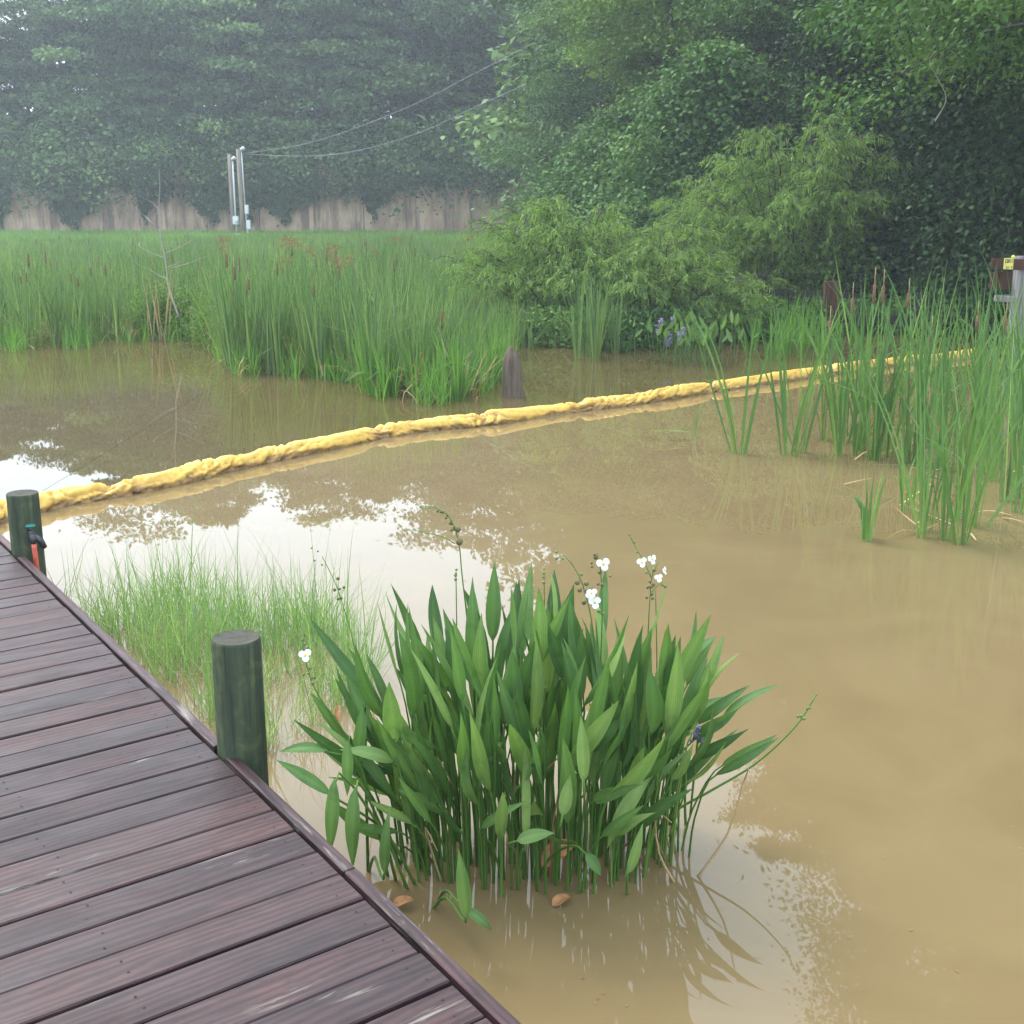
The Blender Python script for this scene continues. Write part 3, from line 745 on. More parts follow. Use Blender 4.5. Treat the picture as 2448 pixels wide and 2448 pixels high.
put("tree", near_y, 1570, 37, 1.0, (1.0, 1.0, 0.94), "tall yellow green tree behind the vine draped thicket")
put("tree", near_m, 1950, 34, 2.0, (0.95, 0.95, 0.98), "dark green tree right of the tall yellow green tree")
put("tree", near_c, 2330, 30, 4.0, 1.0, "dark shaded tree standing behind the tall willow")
put("tree", near_m, 1430, 46, 0.5, (0.9, 0.9, 0.93), "dusky broad tree above the right end of the retaining wall")
def shade_label(px):
    w_ = "behind the low willow" if px < 1700 else "behind the tall willow" if px < 1950 else "behind the brown post of the old fence" if px < 2150 else "between the old fence and the gray post" if px < 2370 else "behind the gray post with the yellow tag"
    return "dark shrub in the shade " + w_, "shaded shrubs " + w_
def wood_label(px, Y):
    w_ = "above the low willow" if px < 1600 else "above the tall willow" if px < 2000 else "in the darkest shade at right" if px < 2450 else "past the right end of the cattails"
    d_ = "nearer " if Y < 40 else "middle " if Y < 50 else "distant "
    return d_ + "woodland tree of the right bank " + w_, d_ + "right bank trees " + w_
for kq, (px, Y, s_) in enumerate(((1480, 52, 1.1), (1750, 46, 1.1), (2050, 42, 1.1), (2350, 38, 1.1), (2560, 31, 1.05), (2660, 26, 1.0), (2900, 22, 1.0), (1150, 80, 1.0), (1500, 66, 1.1), (1700, 60, 1.15), (2000, 56, 1.15), (2300, 52, 1.15), (2600, 46, 1.1), (2900, 36, 1.1), (2250, 26.5, 0.8))):
    put("tree", (near_m if kq in (0, 1, 2) else near_c) if Y < 50 else far[kq % 4], px, Y, kq*1.7, s_, *wood_label(px, Y))

# broad-leaved shrubs and vine thicket
thick = tree_meshes(M_broad, seed=31, Ht=4.6, base=0.2, Rad=2.6, nv=0.35, lt=0.08, bv=0.25, boughs=70, twigs=12, lv=60, L=0.12, Wd=0.105, flat=0.25, droop=0.5, prof='oval', trunk_r=0.06, inner=0.3)
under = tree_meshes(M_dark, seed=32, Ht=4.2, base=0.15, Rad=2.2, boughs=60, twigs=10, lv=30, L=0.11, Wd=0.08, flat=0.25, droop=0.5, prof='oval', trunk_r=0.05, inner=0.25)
put("vine_thicket", thick, 1640, 30, 0.3, (1.0, 1.0, 1.12), "rounded thicket covered in grape leaves behind the willows", cat="shrub")
put("vine_thicket", thick, 1470, 36, 1.9, (1.0, 1.0, 0.9), "lower leafy thicket left of the vine draped mound", cat="shrub")
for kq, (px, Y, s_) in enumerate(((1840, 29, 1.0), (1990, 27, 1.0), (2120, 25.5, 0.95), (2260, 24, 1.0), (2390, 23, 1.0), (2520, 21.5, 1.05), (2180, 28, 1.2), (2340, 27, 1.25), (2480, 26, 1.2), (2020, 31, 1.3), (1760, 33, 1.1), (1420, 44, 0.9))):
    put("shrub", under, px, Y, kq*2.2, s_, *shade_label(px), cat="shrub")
sapl = tree_meshes(M_yel, seed=33, Ht=1.7, base=0.2, Rad=0.8, boughs=14, twigs=8, lv=10, L=0.11, Wd=0.09, flat=0.2, droop=0.5, trunk_r=0.02)
put("sapling", sapl, 2020, 23, 0.3, 1.0, "small pale maple sapling in front of the dark shade", cat="sapling")

# willows: arching leaders with hanging narrow leaves
def willow(seed, Ht, Rad, leaders, shoots, lv):
    r = np.random.default_rng(seed); wood = Geo(); leaf = Geo(); C = []; D = []; Nn = []; TN = []
    for q in range(leaders):
        az = q*2.4 + r.normal(0, 0.3); rr = Rad*math.sqrt(r.uniform(0.05, 1.0)); hh = Ht*(1 - 0.52*(rr/Rad)**1.6)*r.uniform(0.72, 1.03)
        hd = np.array([math.cos(az), math.sin(az), 0])
        pth = smooth_path([[hd[0]*0.1, hd[1]*0.1, -0.2], hd*rr*0.45 + [0, 0, hh*0.55], hd*rr*0.85 + [0, 0, hh*0.93], hd*rr*1.08 + [0, 0, hh*0.97]], 14)
        wood.add(*tube(pth, np.linspace(0.028, 0.004, 14), 5))
        for s_ in range(shoots):
            u = r.uniform(0.22, 1.0); p = pth[int(u*13)]
            ln = r.uniform(0.35, 0.75); a2 = az + r.normal(0, 1.0); h2 = np.array([math.cos(a2), math.sin(a2), 0])
            up = r.uniform(0.0, 0.75)
            sp2 = smooth_path([p, p + h2*ln*0.5 + [0, 0, ln*0.35*up], p + h2*ln + [0, 0, ln*(0.3*up - 0.25)]], 7)
            wood.add(*tube(sp2, np.linspace(0.006, 0.002, 7), 3, closed=False))
            nl = lv; uu = r.uniform(0.05, 1.0, nl); ii = np.clip(uu*6, 0, 5.99); i0 = ii.astype(int); fr = (ii - i0)[:, None]
            cc = sp2[i0]*(1 - fr) + sp2[i0 + 1]*fr + r.normal(0, 0.012, (nl, 3))
            dd = h2*0.45 + r.normal(0, 0.42, (nl, 3)); dd[:, 2] -= 0.75
            C.append(cc); D.append(dd); nn = h2*0.6 + r.normal(0, 0.5, (nl, 3)); nn[:, 2] += 0.5; Nn.append(nn)
            TN.append(np.clip(0.30 + 0.35*uu*r.uniform(0.6, 1.2) + 0.18*(p[2]/Ht) + r.normal(0, 0.10, nl), 0, 1))
    C = np.concatenate(C); N_ = len(C)
    kites(leaf, C, np.concatenate(D), np.concatenate(Nn), r.uniform(0.09, 0.17, N_), r.uniform(0.016, 0.028, N_), np.concatenate(TN), wide=0.35)
    return leaf.mesh("crown", M_willow), wood.mesh("trunk", M_bark, smooth=True)
wil_a = willow(41, 2.9, 2.1, 60, 34, 20)
wil_b = willow(42, 4.6, 2.3, 70, 42, 20)
put("willow", wil_a, 1360, 21.5, 0.0, (0.92, 0.9, 0.98), "low sprawling willow bush at the pond edge behind the stump", cat="willow")
put("willow", wil_a, 1560, 21.0, 2.0, (0.95, 0.9, 0.8), "spreading willow bush between the low willow and tall willow", cat="willow")
put("willow", wil_a, 1265, 25, 4.0, (0.75, 0.7, 0.62), "smallest willow bush at the left end of the willows", cat="willow")
put("willow", wil_b, 1905, 24, 0.7, (0.95, 0.95, 0.98), "tall weeping willow bush before the dark shaded trees", cat="willow")
put("willow", wil_b, 1740, 25.5, 3.1, (0.8, 0.8, 0.66), "mid height willow bush leaning left of the tall willow", cat="willow")
put("willow", wil_a, 1690, 20.6, 4.4, (0.62, 0.5, 0.45), "trailing willow shoots over the bank above the pickerelweed", cat="willow")

# ------------------------------------------------------------------ retaining wall, vines, field
WY = 73.0
wall = empty("retaining_wall", (-10, WY, 0.3), "long tan concrete retaining wall with dark vertical stains", "wall")
pw = bev_box("panel", (2.96, 0.4, 3.9), 0.03, M_conc)
pil = bev_box("pilaster", (0.26, 0.14, 3.9), 0.02, M_conc)
for q in range(24):
    X = -52 + q*3.0
    o = link("panel", pw, wall); o.location = (X + 10, random.uniform(-0.03, 0.03), 1.75)
    if q % 3 == 1:
        o = link("pilaster", pil, wall); o.location = (X + 10 + 1.5, -0.26, 1.75)
cp = bev_box("coping", (72.2, 0.6, 0.18), 0.03, M_conc)
o = link("coping", cp, wall); o.location = (-52 + 34.5 + 10, 0, 3.79)

def ivy_mesh(seed, wd, drop, N, mat):
    r = np.random.default_rng(seed); g = Geo()
    strands = max(5, int(wd*6)); C = []; T = []; NN = []
    for s in range(strands):
        x = r.uniform(-wd/2, wd/2); dl = drop*(1 - 0.55*abs(x)/(wd/2))*r.uniform(0.6, 1.05); n_ = int(N/strands)
        t = r.random(n_)**0.8; bulk = 0.55*np.sin(math.pi*np.clip(t*0.9 + 0.1, 0, 1))
        C.append(np.stack([x + r.normal(0, 0.22, n_), -0.1 - np.abs(r.normal(0, 0.35, n_))*bulk - 0.05, -t*dl + r.normal(0, .08, n_)], -1))
        T.append(np.clip(r.uniform(0.2, 0.7) + r.normal(0, 0.13, n_), 0, 1))
    C = np.concatenate(C); n_ = len(C)
    D = r.normal(0, 0.5, (n_, 3)); D[:, 2] -= 0.7; D[:, 1] -= 0.3
    Nn = r.normal(0, 0.4, (n_, 3)); Nn[:, 1] -= 0.8; Nn[:, 2] += 0.6
    kites(g, C, D, Nn, r.uniform(0.18, 0.32, n_), r.uniform(0.14, 0.26, n_), np.concatenate(T))
    return g.mesh("vine_curtain", mat)
ivs = [ivy_mesh(51, 3.2, 3.3, 3600, M_vine), ivy_mesh(52, 2.6, 2.2, 2600, M_vine), ivy_mesh(53, 3.4, 1.5, 2600, M_vine)]
ivr = ivy_mesh(54, 1.8, 2.0, 700, M_rust)
def vine(px, kind, sx=1, sz=1, mat=None, label=None, group="vines hanging over the retaining wall"):
    X = at(px, 500, WY)[0]
    o = link("vine_curtain", ivs[kind] if mat is None else mat); o.location = (X, WY - 0.28, 4.2); o.scale = (sx, 1, sz)
    tag(o, label or "green vine curtain hanging down the stained wall", "vine", group)
vine(185, 0, 0.85, 1.12, label="thick vine curtain reaching the ground left of the dead sapling", group=None)
vine(10, 0, 0.35, 1.1); vine(95, 2, 1.2, 0.75); vine(300, 1, 1.0, 0.62); vine(355, 0, 0.30, 1.0); vine(440, 2, 1.0, 0.6); vine(520, 0, 1.0, 0.95)
vine(600, 0, 1.1, 0.95); vine(690, 0, 1.0, 0.95); vine(765, 1, 0.7, 0.7); vine(850, 1, 1.1, 0.65); vine(900, 0, 0.5, 0.9); vine(960, 2, 1.0, 0.8); vine(1040, 1, 0.7, 0.6); vine(1105, 2, 0.8, 0.7); vine(1175, 2, 0.7, 0.75)
vine(470, 1, 1, 1, ivr, "rust brown dead creeper on the wall right of the dead sapling", None)
vine(815, 1, 1, 0.9, ivr, "rust brown dead creeper near the middle of the wall", None)
# bushes on the slope lip that hide the wall top
lip = tree_meshes(M_far, seed=55, Ht=3.6, base=0.1, Rad=2.6, boughs=40, twigs=12, lv=22, L=0.30, Wd=0.21, flat=0.2, droop=0.7, trunk_r=0.06, inner=0.2)
def lip_label(X):
    p_ = X/(WY + 1.3)*FPX + 1224
    w_ = "left of the dead sapling" if p_ < 330 else "behind the dead sapling" if p_ < 480 else "above the utility poles" if p_ < 680 else "right of the utility poles"
    return "shrub spilling over the wall top " + w_, "wall top shrubs " + w_
for q in range(16):
    X = -36 + q*3.0 + random.uniform(-0.8, 0.8)
    plant_tree("shrub", lip, (X, WY + 1.3, 3.4), random.uniform(0, 6), random.uniform(0.8, 1.15), *lip_label(X), "shrub")

# meadow beyond the cattails
N = 26000
yy = 42 + 30*rng.random(N)**0.8; xx = (rng.random(N)*(0.53 + 0.1) - 0.53)*yy*0.93
g = Geo(); ribbons(g, np.stack([xx, yy, ground_z(xx, yy) - 0.03], -1), rng.random(N)*6.28, rng.uniform(0, 0.4, N), rng.uniform(0, 0.8, N), rng.uniform(0.22, 0.6, N), rng.uniform(0.03, 0.06, N), np.clip(0.42 + rng.normal(0, 0.16, N) + 0.35*np.array([mnoise.noise(Vector((a_*0.25, b__*0.12, 2))) for a_, b__ in zip(xx, yy)]), 0, 1), face=rng.normal(0, 0.6, N), k=2)
tag(g.obj("meadow_grass", M_field), "bright green grass growing between the cattails and the wall", "grass", kind='stuff')

# ------------------------------------------------------------------ utility poles and wires
def upole(px0, py0, px1, Y, r, label):
    top = at(px0, py0, Y); X1 = at(px1, 548, Y)[0]
    t = empty("utility_pole", (X1, Y, 0.38), label, "utility pole")
    tp = top - np.array([X1, Y, 0.38]); g = Geo(); g.add(*tube([[0, 0, -0.5], tp*0.5, tp], [r, r*0.93, r*0.85], 14))
    g.obj("shaft", M_pole, t, smooth=True)
    return t, tp
u1, t1 = upole(548, 368, 558, 67, 0.115, "left weathered utility pole with a round electric meter box")
u2, t2 = upole(569, 357, 582, 66, 0.125, "right weathered utility pole carrying the overhead wires")
def conduit(t, tp, off, z0, z1, r=0.045):
    g = Geo(); f = lambda z: tp*(z/tp[2]) + off
    g.add(*tube([f(z0), f(z1)], r, 8)); return g.obj("conduit", M_pvc, t, smooth=True), f
def weatherhead(t, p):
    g = Geo(); g.add(*tube([p, p + [0, -0.02, 0.10], p + [0.09, -0.06, 0.16], p + [0.19, -0.08, 0.10]], [0.05, 0.085, 0.10, 0.055], 8)); g.obj("weatherhead", M_steel, t, smooth=True)
def mbox(t, c, size, nm="meter_box"):
    o = link(nm, bev_box(nm, size, 0.02, M_steel), t); o.location = c; return o
c1, f1 = conduit(u1, t1, np.array([0.17, -0.08, 0]), 0.1, t1[2] - 0.35); weatherhead(u1, f1(t1[2] - 0.36))
b1 = mbox(u1, f1(0.95) + [0.02, -0.10, 0], (0.30, 0.16, 0.42))
g = Geo(); cc = f1(0.95) + [0.09, -0.18, -0.02]; g.add(*tube([cc, cc + [0.03, -0.10, 0]], [0.095, 0.085], 14)); o = g.obj("meter_dial", M_pvc, b1, smooth=True); o.matrix_parent_inverse = Matrix.Translation(-Vector(b1.location))
mbox(u1, f1(0.12) + [0.08, -0.14, 0], (0.34, 0.2, 0.34), "junction_box"); mbox(u1, f1(0.02) + [-0.30, -0.12, 0], (0.14, 0.12, 0.24), "junction_box")
c2, f2 = conduit(u2, t2, np.array([0.18, -0.06, 0]), 1.6, t2[2] - 0.1, 0.03); weatherhead(u2, f2(t2[2] - 0.10))
mbox(u2, f2(1.52) + [0.10, -0.08, 0], (0.2, 0.18, 0.46)); mbox(u2, f2(0.75) + [0.14, -0.08, 0], (0.22, 0.18, 0.46), "breaker_box"); conduit(u2, t2, np.array([0.24, -0.06, 0]), 0.0, 0.55, 0.04); conduit(u2, t2, np.array([0.20, -0.06, 0]), 0.95, 1.3, 0.03)
wroot = at(588, 368, 65.8)
for pts, lb in (([(588, 368, 65.8), (700, 373, 63), (850, 361, 58), (1000, 318, 54), (1110, 268, 50), (1260, 200, 46)], "lower sagging overhead wire running from the right utility pole"),
                ([(588, 366, 65.8), (700, 350, 63), (850, 306, 58), (1000, 245, 54), (1130, 178, 50), (1280, 100, 46)], "upper overhead wire running from the right utility pole")):
    P = smooth_path([at(*q) for q in pts], 40); g = Geo(); g.add(*tube(P, 0.008, 5)); o = g.obj("overhead_wire", M_wire, smooth=True); tag(o, lb, "wire")

# ------------------------------------------------------------------ cattails
def cattail(seed, Ht, nl, mat, spread=0.2, W=0.017, young=0.0):
    r = np.random.default_rng(seed); g = Geo()
    az = r.random(nl)*6.28; L = Ht*r.uniform(0.65, 1.05, nl)
    rr = r.random(nl)*0.05
    base = np.stack([rr*np.sin(az), rr*np.cos(az), np.full(nl, -0.08)], -1)
    kink = np.where(r.random(nl) < 0.10, r.uniform(0.8, 1.9, nl), 0)
    ribbons(g, base, az, np.abs(r.normal(0, spread*0.55, nl)) + 0.02, np.abs(r.normal(0, spread*0.9, nl)), L, W*r.uniform(0.75, 1.25, nl), np.clip(0.45 + r.normal(0, 0.17, nl) + young, 0, 1), face=az + r.normal(0, 0.9, nl) , k=7, kink=kink, tipfrac=0.55)
    return g.mesh("leaves", mat)
def spike_mesh(seed, Ht):
    r = np.random.default_rng(seed); g = Geo(); ln = r.uniform(-0.05, 0.05)
    g.add(*tube([[0, 0, -0.05], [ln*0.5, 0, Ht*0.5], [ln, 0, Ht]], 0.005, 5), 0.5, 0)
    g.add(*tube([[ln, 0, Ht], [ln, 0, Ht + 0.008], [ln*1.05, 0, Ht + 0.16], [ln*1.06, 0, Ht + 0.168]], [0.008, 0.0135, 0.0135, 0.006], 10), 0.5, 1)
    g.add(*tube([[ln*1.06, 0, Ht + 0.17], [ln*1.1, 0, Ht + 0.32]], [0.004, 0.0025], 5), 0.9, 2)
    return g.mesh("flower_spike", [M_stalk, M_spike, M_straw], smooth=True)
cat_r = [cattail(60 + q, 1.70, 9, M_cat, 0.34, 0.023) for q in range(7)]
cat_s = [cattail(70 + q, 0.80, 10, M_cat, 0.22, 0.017, 0.1) for q in range(3)]
cat_l = [cattail(80 + q, 1.5, 11, M_catfar, 0.18, 0.025) for q in range(6)]
iris = [cattail(90 + q, 0.85, 13, M_iris, 0.26, 0.024) for q in range(4)]
spikes = [spike_mesh(100 + q, h) for q, h in enumerate((1.1, 1.2, 1.3))]
def place_cat(me, p, s, label, group, spike=None, name="cattail", cat="cattail"):
    t = empty(name, (p[0], p[1], 0.0), label, cat, group, rz=random.uniform(0, 6.28))
    t.scale = (s*random.uniform(0.85, 1.15), s*random.uniform(0.85, 1.15), s)
    link("leaves", me, t)
    if spike is not None:
        o = link("flower_spike", spike, t); o.location = (random.uniform(-.06, .06), random.uniform(-.06, .06), 0)
    return t
GR = "cattails along the open water side of the right stand"
LR = "green cattail clump on the open water side of the right stand"
pick = lambda a: a[random.randrange(len(a))]
for px, py, s, lb in ((1768, 1085, 1.0, "lone cattail tuft before the boom, leftmost of the stand"), (1885, 1088, 1.0, "cattail tuft second from the left before the boom"),
                      (2070, 1290, 1.0, "sparse short cattail with forked leaves in the nearest row"), (2300, 1300, 1.0, "bright cattail clump rooted nearest to the camera at right"),
                      (2165, 1222, 0.9, "short young cattail fan standing alone before the dense stand")):
    short = lb.startswith(("sparse", "short"))
    place_cat(pick(cat_s) if short else cat_r[0 if px < 2000 else 3], gp(px, py), s*(1.1 if short else random.uniform(0.95, 1.05)) * (0.78 if px == 2300 else 1), lb, None)
for px, py, s in ((1912, 1082, .95), (2008, 1088, 1.0), (2042, 1086, 1.05), (2085, 1098, 1.1), (2120, 1090, 1.1), (2168, 1110, 1.1), (2205, 1285, .85), (2256, 1288, .8), (2215, 1270, .85), (2330, 1260, .85), (2405, 1200, .95), (2440, 1190, .95), (2425, 1225, .9), (2285, 1240, .9)):
    place_cat(pick(cat_r), gp(px, py), s*random.uniform(0.93, 1.05), LR, GR)
cnt = 0
while cnt < 27:
    px = random.uniform(1990, 2520); py = random.uniform(900, 1180)
    edge = 2010 + (py - 1085)*0.6 if py > 1085 else 1985 - (1085 - py)*0.35
    if px < edge or py > 1100 + (px - 2050)*0.28: continue
    wh = "behind the boom's right end" if py < 985 else "in front of the boom's end" if px < 2260 else "at the right edge of the water"
    place_cat(pick(cat_r), gp(px, py), random.uniform(0.88, 1.12), "tall green cattail clump in the dense stand " + wh, "dense stand cattails " + wh); cnt += 1
# the brown flower spikes of the right stand
for px, py in ((2342, 756), (2165, 746), (2113, 731), (2084, 736), (2047, 736), (1986, 766), (2230, 790), (2405, 760)):
    Y = random.uniform(10.6, 12.0); p = at(px, py, Y); zt = p[2]
    t = place_cat(pick(cat_r), (p[0], p[1]), 1.0, "cattail with a brown flower spike in the right stand", "cattails with brown spikes in the right stand", pick(spikes))
    t.scale = (1, 1, max(0.8, min(1.15, (zt)/1.27)))
    t.children[1].location = (0, 0, 0)
# young bright reeds
LI = "bright green young reed clump with broad upright leaves"
def marsh_front(px): return np.interp(px, [-60, 150, 300, 450, 500, 560, 700, 830, 900, 1000, 1150, 1190, 1230, 1330, 1500], [832, 826, 816, 802, 835, 885, 897, 905, 945, 958, 955, 900, 862, 850, 850])
for q in range(46):
    px = random.uniform(850, 1190); py = marsh_front(px) - random.uniform(0, 75) + 4
    place_cat(pick(iris), gp(px, py), random.uniform(0.8, 1.1) , "bright green young reed clump at the marsh front left of the stump", "young reeds left of the stump", name="reed", cat="reed")
for q in range(22):
    px = random.uniform(1790, 2010); py = random.uniform(800, 868) - (px - 1790)*0.05
    place_cat(pick(iris), gp(px, py), random.uniform(0.75, 1.15), "bright green young reed clump behind the boom before the old fence", "young reeds before the old fence", name="reed", cat="reed")
for q in range(14):
    px = random.uniform(1380, 1480); py = random.uniform(835, 862)
    place_cat(pick(cat_l), gp(px, py), random.uniform(0.75, 1.0), "cattail clump at the water's edge below the low willow", "cattails below the low willow")
# left marsh, front row as individuals
LL = "green cattail clump in the front rows of the left marsh"
GL = "cattails along the front of the left marsh"
for q in range(150):
    px = random.uniform(-60, 900); py = marsh_front(px) - random.random()**1.6*42 + 2
    if 400 < px < 520 and py > 800: continue
    p = gp(px, py)
    wh = "left of the dead sapling" if px < 340 else "below the dead sapling" if px < 480 else "in the middle of the marsh" if px < 740 else "just left of the young reeds"
    place_cat(pick(cat_l), p, random.uniform(0.75, 1.0) * (1.08 if px > 520 else 0.9), "green cattail clump at the marsh front " + wh, "marsh front cattails " + wh, pick(spikes) if random.random() < 0.10 else None)
# the rest of the marsh, one mass
g = Geo(); gs = Geo()
Ncl = 6200
pxs = rng.uniform(-80, 1260, Ncl); dep = rng.random(Ncl)
cb = []
for px, d in zip(pxs, dep):
    Yf = gp(px, marsh_front(px) - 25)[1]; Y = Yf + (56 - Yf)*d**1.25
    X = at(px, 489, Y)[0]; cb.append((X, Y, px))
cb = np.array(cb)
nlv = 10
hgt = np.interp(cb[:, 1], [14, 18, 24, 32, 42, 56], [1.55, 1.5, 1.45, 1.15, 0.85, 0.5]) * rng.uniform(0.70, 1.10, Ncl) * (1 + 0.16*np.array([mnoise.noise(Vector((a_*0.5, b__*0.4, 9))) for a_, b__, _ in cb]))
hgt *= np.where((cb[:, 2] > 500) & (cb[:, 2] < 1000), np.interp(cb[:, 1], [20, 30], [1.12, 1.05]), 1)
hgt *= np.where(cb[:, 2] > 950, np.interp(cb[:, 2], [950, 1260], [1, 0.62]), 1)
bb = np.repeat(cb, nlv, 0); n_ = len(bb)
base = np.stack([bb[:, 0] + rng.normal(0, 0.07, n_), bb[:, 1] + rng.normal(0, 0.07, n_), ground_z(bb[:, 0], bb[:, 1]) - 0.05], -1)
ctone = np.repeat(np.clip(0.46 + rng.normal(0, 0.14, Ncl) + 0.30*np.array([mnoise.noise(Vector((a_*0.33, b__*0.30, 2))) for a_, b__, _ in cb]), 0, 1), nlv)
ribbons(g, base, rng.random(n_)*6.28, np.abs(rng.normal(0, 0.15, n_)), np.abs(rng.normal(0, 0.30, n_)), np.repeat(hgt, nlv)*rng.uniform(0.6, 1.05, n_), rng.uniform(0.016, 0.028, n_), np.clip(ctone + rng.normal(0, 0.15, n_), 0, 1), face=rng.normal(0, 0.9, n_), k=4, tipfrac=0.5, kink=np.where(rng.random(n_) < 0.05, 1.3, 0))
tag(g.obj("cattail_marsh", M_catfar), "dense mass of cattails filling the marsh before the wall", "cattails", kind='stuff')
# finer yellow green grasses mixed through the stand
n_ = 15000; pxs = rng.uniform(-80, 1260, n_); dd_ = rng.random(n_)**1.6
Yf_ = np.array([gp(a_, marsh_front(a_) - 8)[1] for a_ in pxs]); yy = Yf_ + (40 - Yf_)*dd_; xx = (pxs - 1224)/FPX*yy/math.cos(R(PITCH))*0.985
pn = np.array([mnoise.noise(Vector((a_*0.7, b__*0.6, 5))) for a_, b__ in zip(xx, yy)]); kp = pn > rng.uniform(-0.25, 0.35, n_); xx, yy, n_ = xx[kp], yy[kp], int(kp.sum())
gg = Geo(); ribbons(gg, np.stack([xx, yy, ground_z(xx, yy) - .05], -1), rng.random(n_)*6.28, np.abs(rng.normal(0, .22, n_)), np.abs(rng.normal(0.2, .5, n_)), rng.uniform(.5, 1.25, n_), rng.uniform(.008, .016, n_), np.clip(rng.normal(.55, .2, n_), 0, 1), k=4)
tag(gg.obj("marsh_grass", M_field), "fine yellow green grasses mixed among the marsh cattails", "grass", kind='stuff')
# low bright grass fringing the waterline in uneven patches
n_ = 5200; pxs = rng.uniform(-60, 1190, n_)
pn = np.array([mnoise.noise(Vector((a_*0.013, 3.0, 5))) + 0.6*mnoise.noise(Vector((a_*0.045, 8.0, 1))) for a_ in pxs])
kp = pn > rng.uniform(-0.3, 0.5, n_); pxs, pn = pxs[kp], pn[kp]; n_ = len(pxs)
pp = np.array([gp(a_, marsh_front(a_) + rng.normal(-3, 6) + 9*max(0, b__)) for a_, b__ in zip(pxs, pn)]); pp[:, 2] = -0.03
gg = Geo(); ribbons(gg, pp, rng.random(n_)*6.28, np.abs(rng.normal(0, .4, n_)), np.abs(rng.normal(.3, .6, n_)), rng.uniform(.16, .62, n_), rng.uniform(.008, .017, n_), np.clip(rng.normal(.55, .2, n_), 0, 1), k=4)
tag(gg.obj("shore_grass", M_iris), "low bright grass fringing the waterline of the left marsh", "grass", kind='stuff')
for q in rng.choice(Ncl, 230, replace=False):
    x, y, _ = cb[q]; h = hgt[q]*rng.uniform(0.78, 0.95); z = float(ground_z(x, y)); dx = rng.normal(0, .03)
    gs.add(*tube([[x, y, z], [x + dx, y, z + h]], 0.006, 4), 0.3, 0)
    gs.add(*tube([[x + dx, y, z + h - 0.24], [x + dx*1.02, y, z + h - 0.03]], 0.017, 6), 0.5, 1)
tag(gs.obj("cattail_spikes", [M_stalk, M_spike]), "brown cattail spikes scattered over the far marsh", "cattail spikes", kind='stuff')
# dead straw at the foot of the marsh
g = Geo(); n_ = 420
px = rng.uniform(-60, 1150, n_); pp = np.array([gp(a, marsh_front(a) - 14 + rng.normal(0, 9)) for a in px]); pp[:, 2] = rng.uniform(0.0, 0.12, n_)
ribbons(g, pp, rng.random(n_)*6.28, rng.uniform(0.3, 1.4, n_), rng.uniform(0.0, 1.0, n_), rng.uniform(0.25, 0.8, n_), 0.02, rng.random(n_), k=4, kink=np.where(rng.random(n_) < .5, 1.0, 0))
tag(g.obj("reed_litter", M_straw), "tan dead reed leaves littering the foot of the marsh", "dead reeds", kind='stuff')
# rusty sedges standing above the cattails
def sedge(seed, Ht):
    r = np.random.default_rng(seed); g = Geo(); h = Geo()
    for q in range(3):
        az = r.random()*6.28; ln = r.uniform(0.02, 0.2); top = np.array([ln*math.sin(az), ln*math.cos(az), Ht*r.uniform(0.88, 1.0)])
        g.add(*tube([[0, 0, 0], top*[0.4, 0.4, 0.5], top], [0.006, 0.005, 0.004], 4), 0.4)
        n_ = 26; d = r.normal(0, 1, (n_, 3)); d[:, 2] = np.abs(d[:, 2])*0.7; d = nrm(d)
        kites(h, top + d*r.uniform(0.01, 0.09, (n_, 1)), d + r.normal(0, .5, (n_, 3)), r.normal(0, 1, (n_, 3)), r.uniform(0.02, 0.05, n_), 0.022, r.uniform(0.3, 1, n_))
    return g.mesh("stem", M_stalk), h.mesh("seed_head", M_rust)
sed = [sedge(120 + q, 1.75) for q in range(3)]
for q in range(14):
    px = random.gauss(800, 130); Y = random.uniform(17.5, 25); X = at(px, 489, Y)[0]; s = random.uniform(0.86, 1.03)
    t = empty("bulrush", (X, Y, gz(X, Y) - 0.05), "bulrush with rusty seed heads rising above the cattails", "bulrush", "rusty bulrushes in the middle of the marsh", rz=random.uniform(0, 6)); t.scale = (s,)*3
    m_ = pick(sed); link("stem", m_[0], t); tag(link("seed_head", m_[1], t), kind='stuff')

# leafy herb at the marsh corner and small orange cattail leaves by the sapling
herb = tree_meshes(M_yel, seed=130, Ht=0.75, base=0.05, Rad=0.55, boughs=26, twigs=8, lv=14, L=0.06, Wd=0.035, flat=0.3, droop=0.4, trunk_r=0.012, inner=0.2)
for px, py, s in ((400, 805, 1.0), (450, 808, 0.9), (500, 828, 0.75), (360, 800, 0.85), (530, 800, 1.1)):
    p = gp(px, py); plant_tree("herb", herb, (p[0], p[1], 0), px, s, "small leafy yellow green herb at the marsh corner", "leafy herbs below the dead sapling", "herb")
g = Geo(); n_ = 9
p = np.array([gp(380 + rng.normal(0, 14), 812) for _ in range(n_)])
ribbons(g, p, rng.uniform(-1.9, 1.9, n_), rng.uniform(0.05, 0.25, n_), 0.1, rng.uniform(0.8, 1.35, n_), 0.024, rng.uniform(0.5, 0.8, n_), face=rng.normal(0, 0.5, n_))
tag(g.obj("dead_cattail", M_straw), "orange dead cattail leaves left of the dead sapling", "cattail")

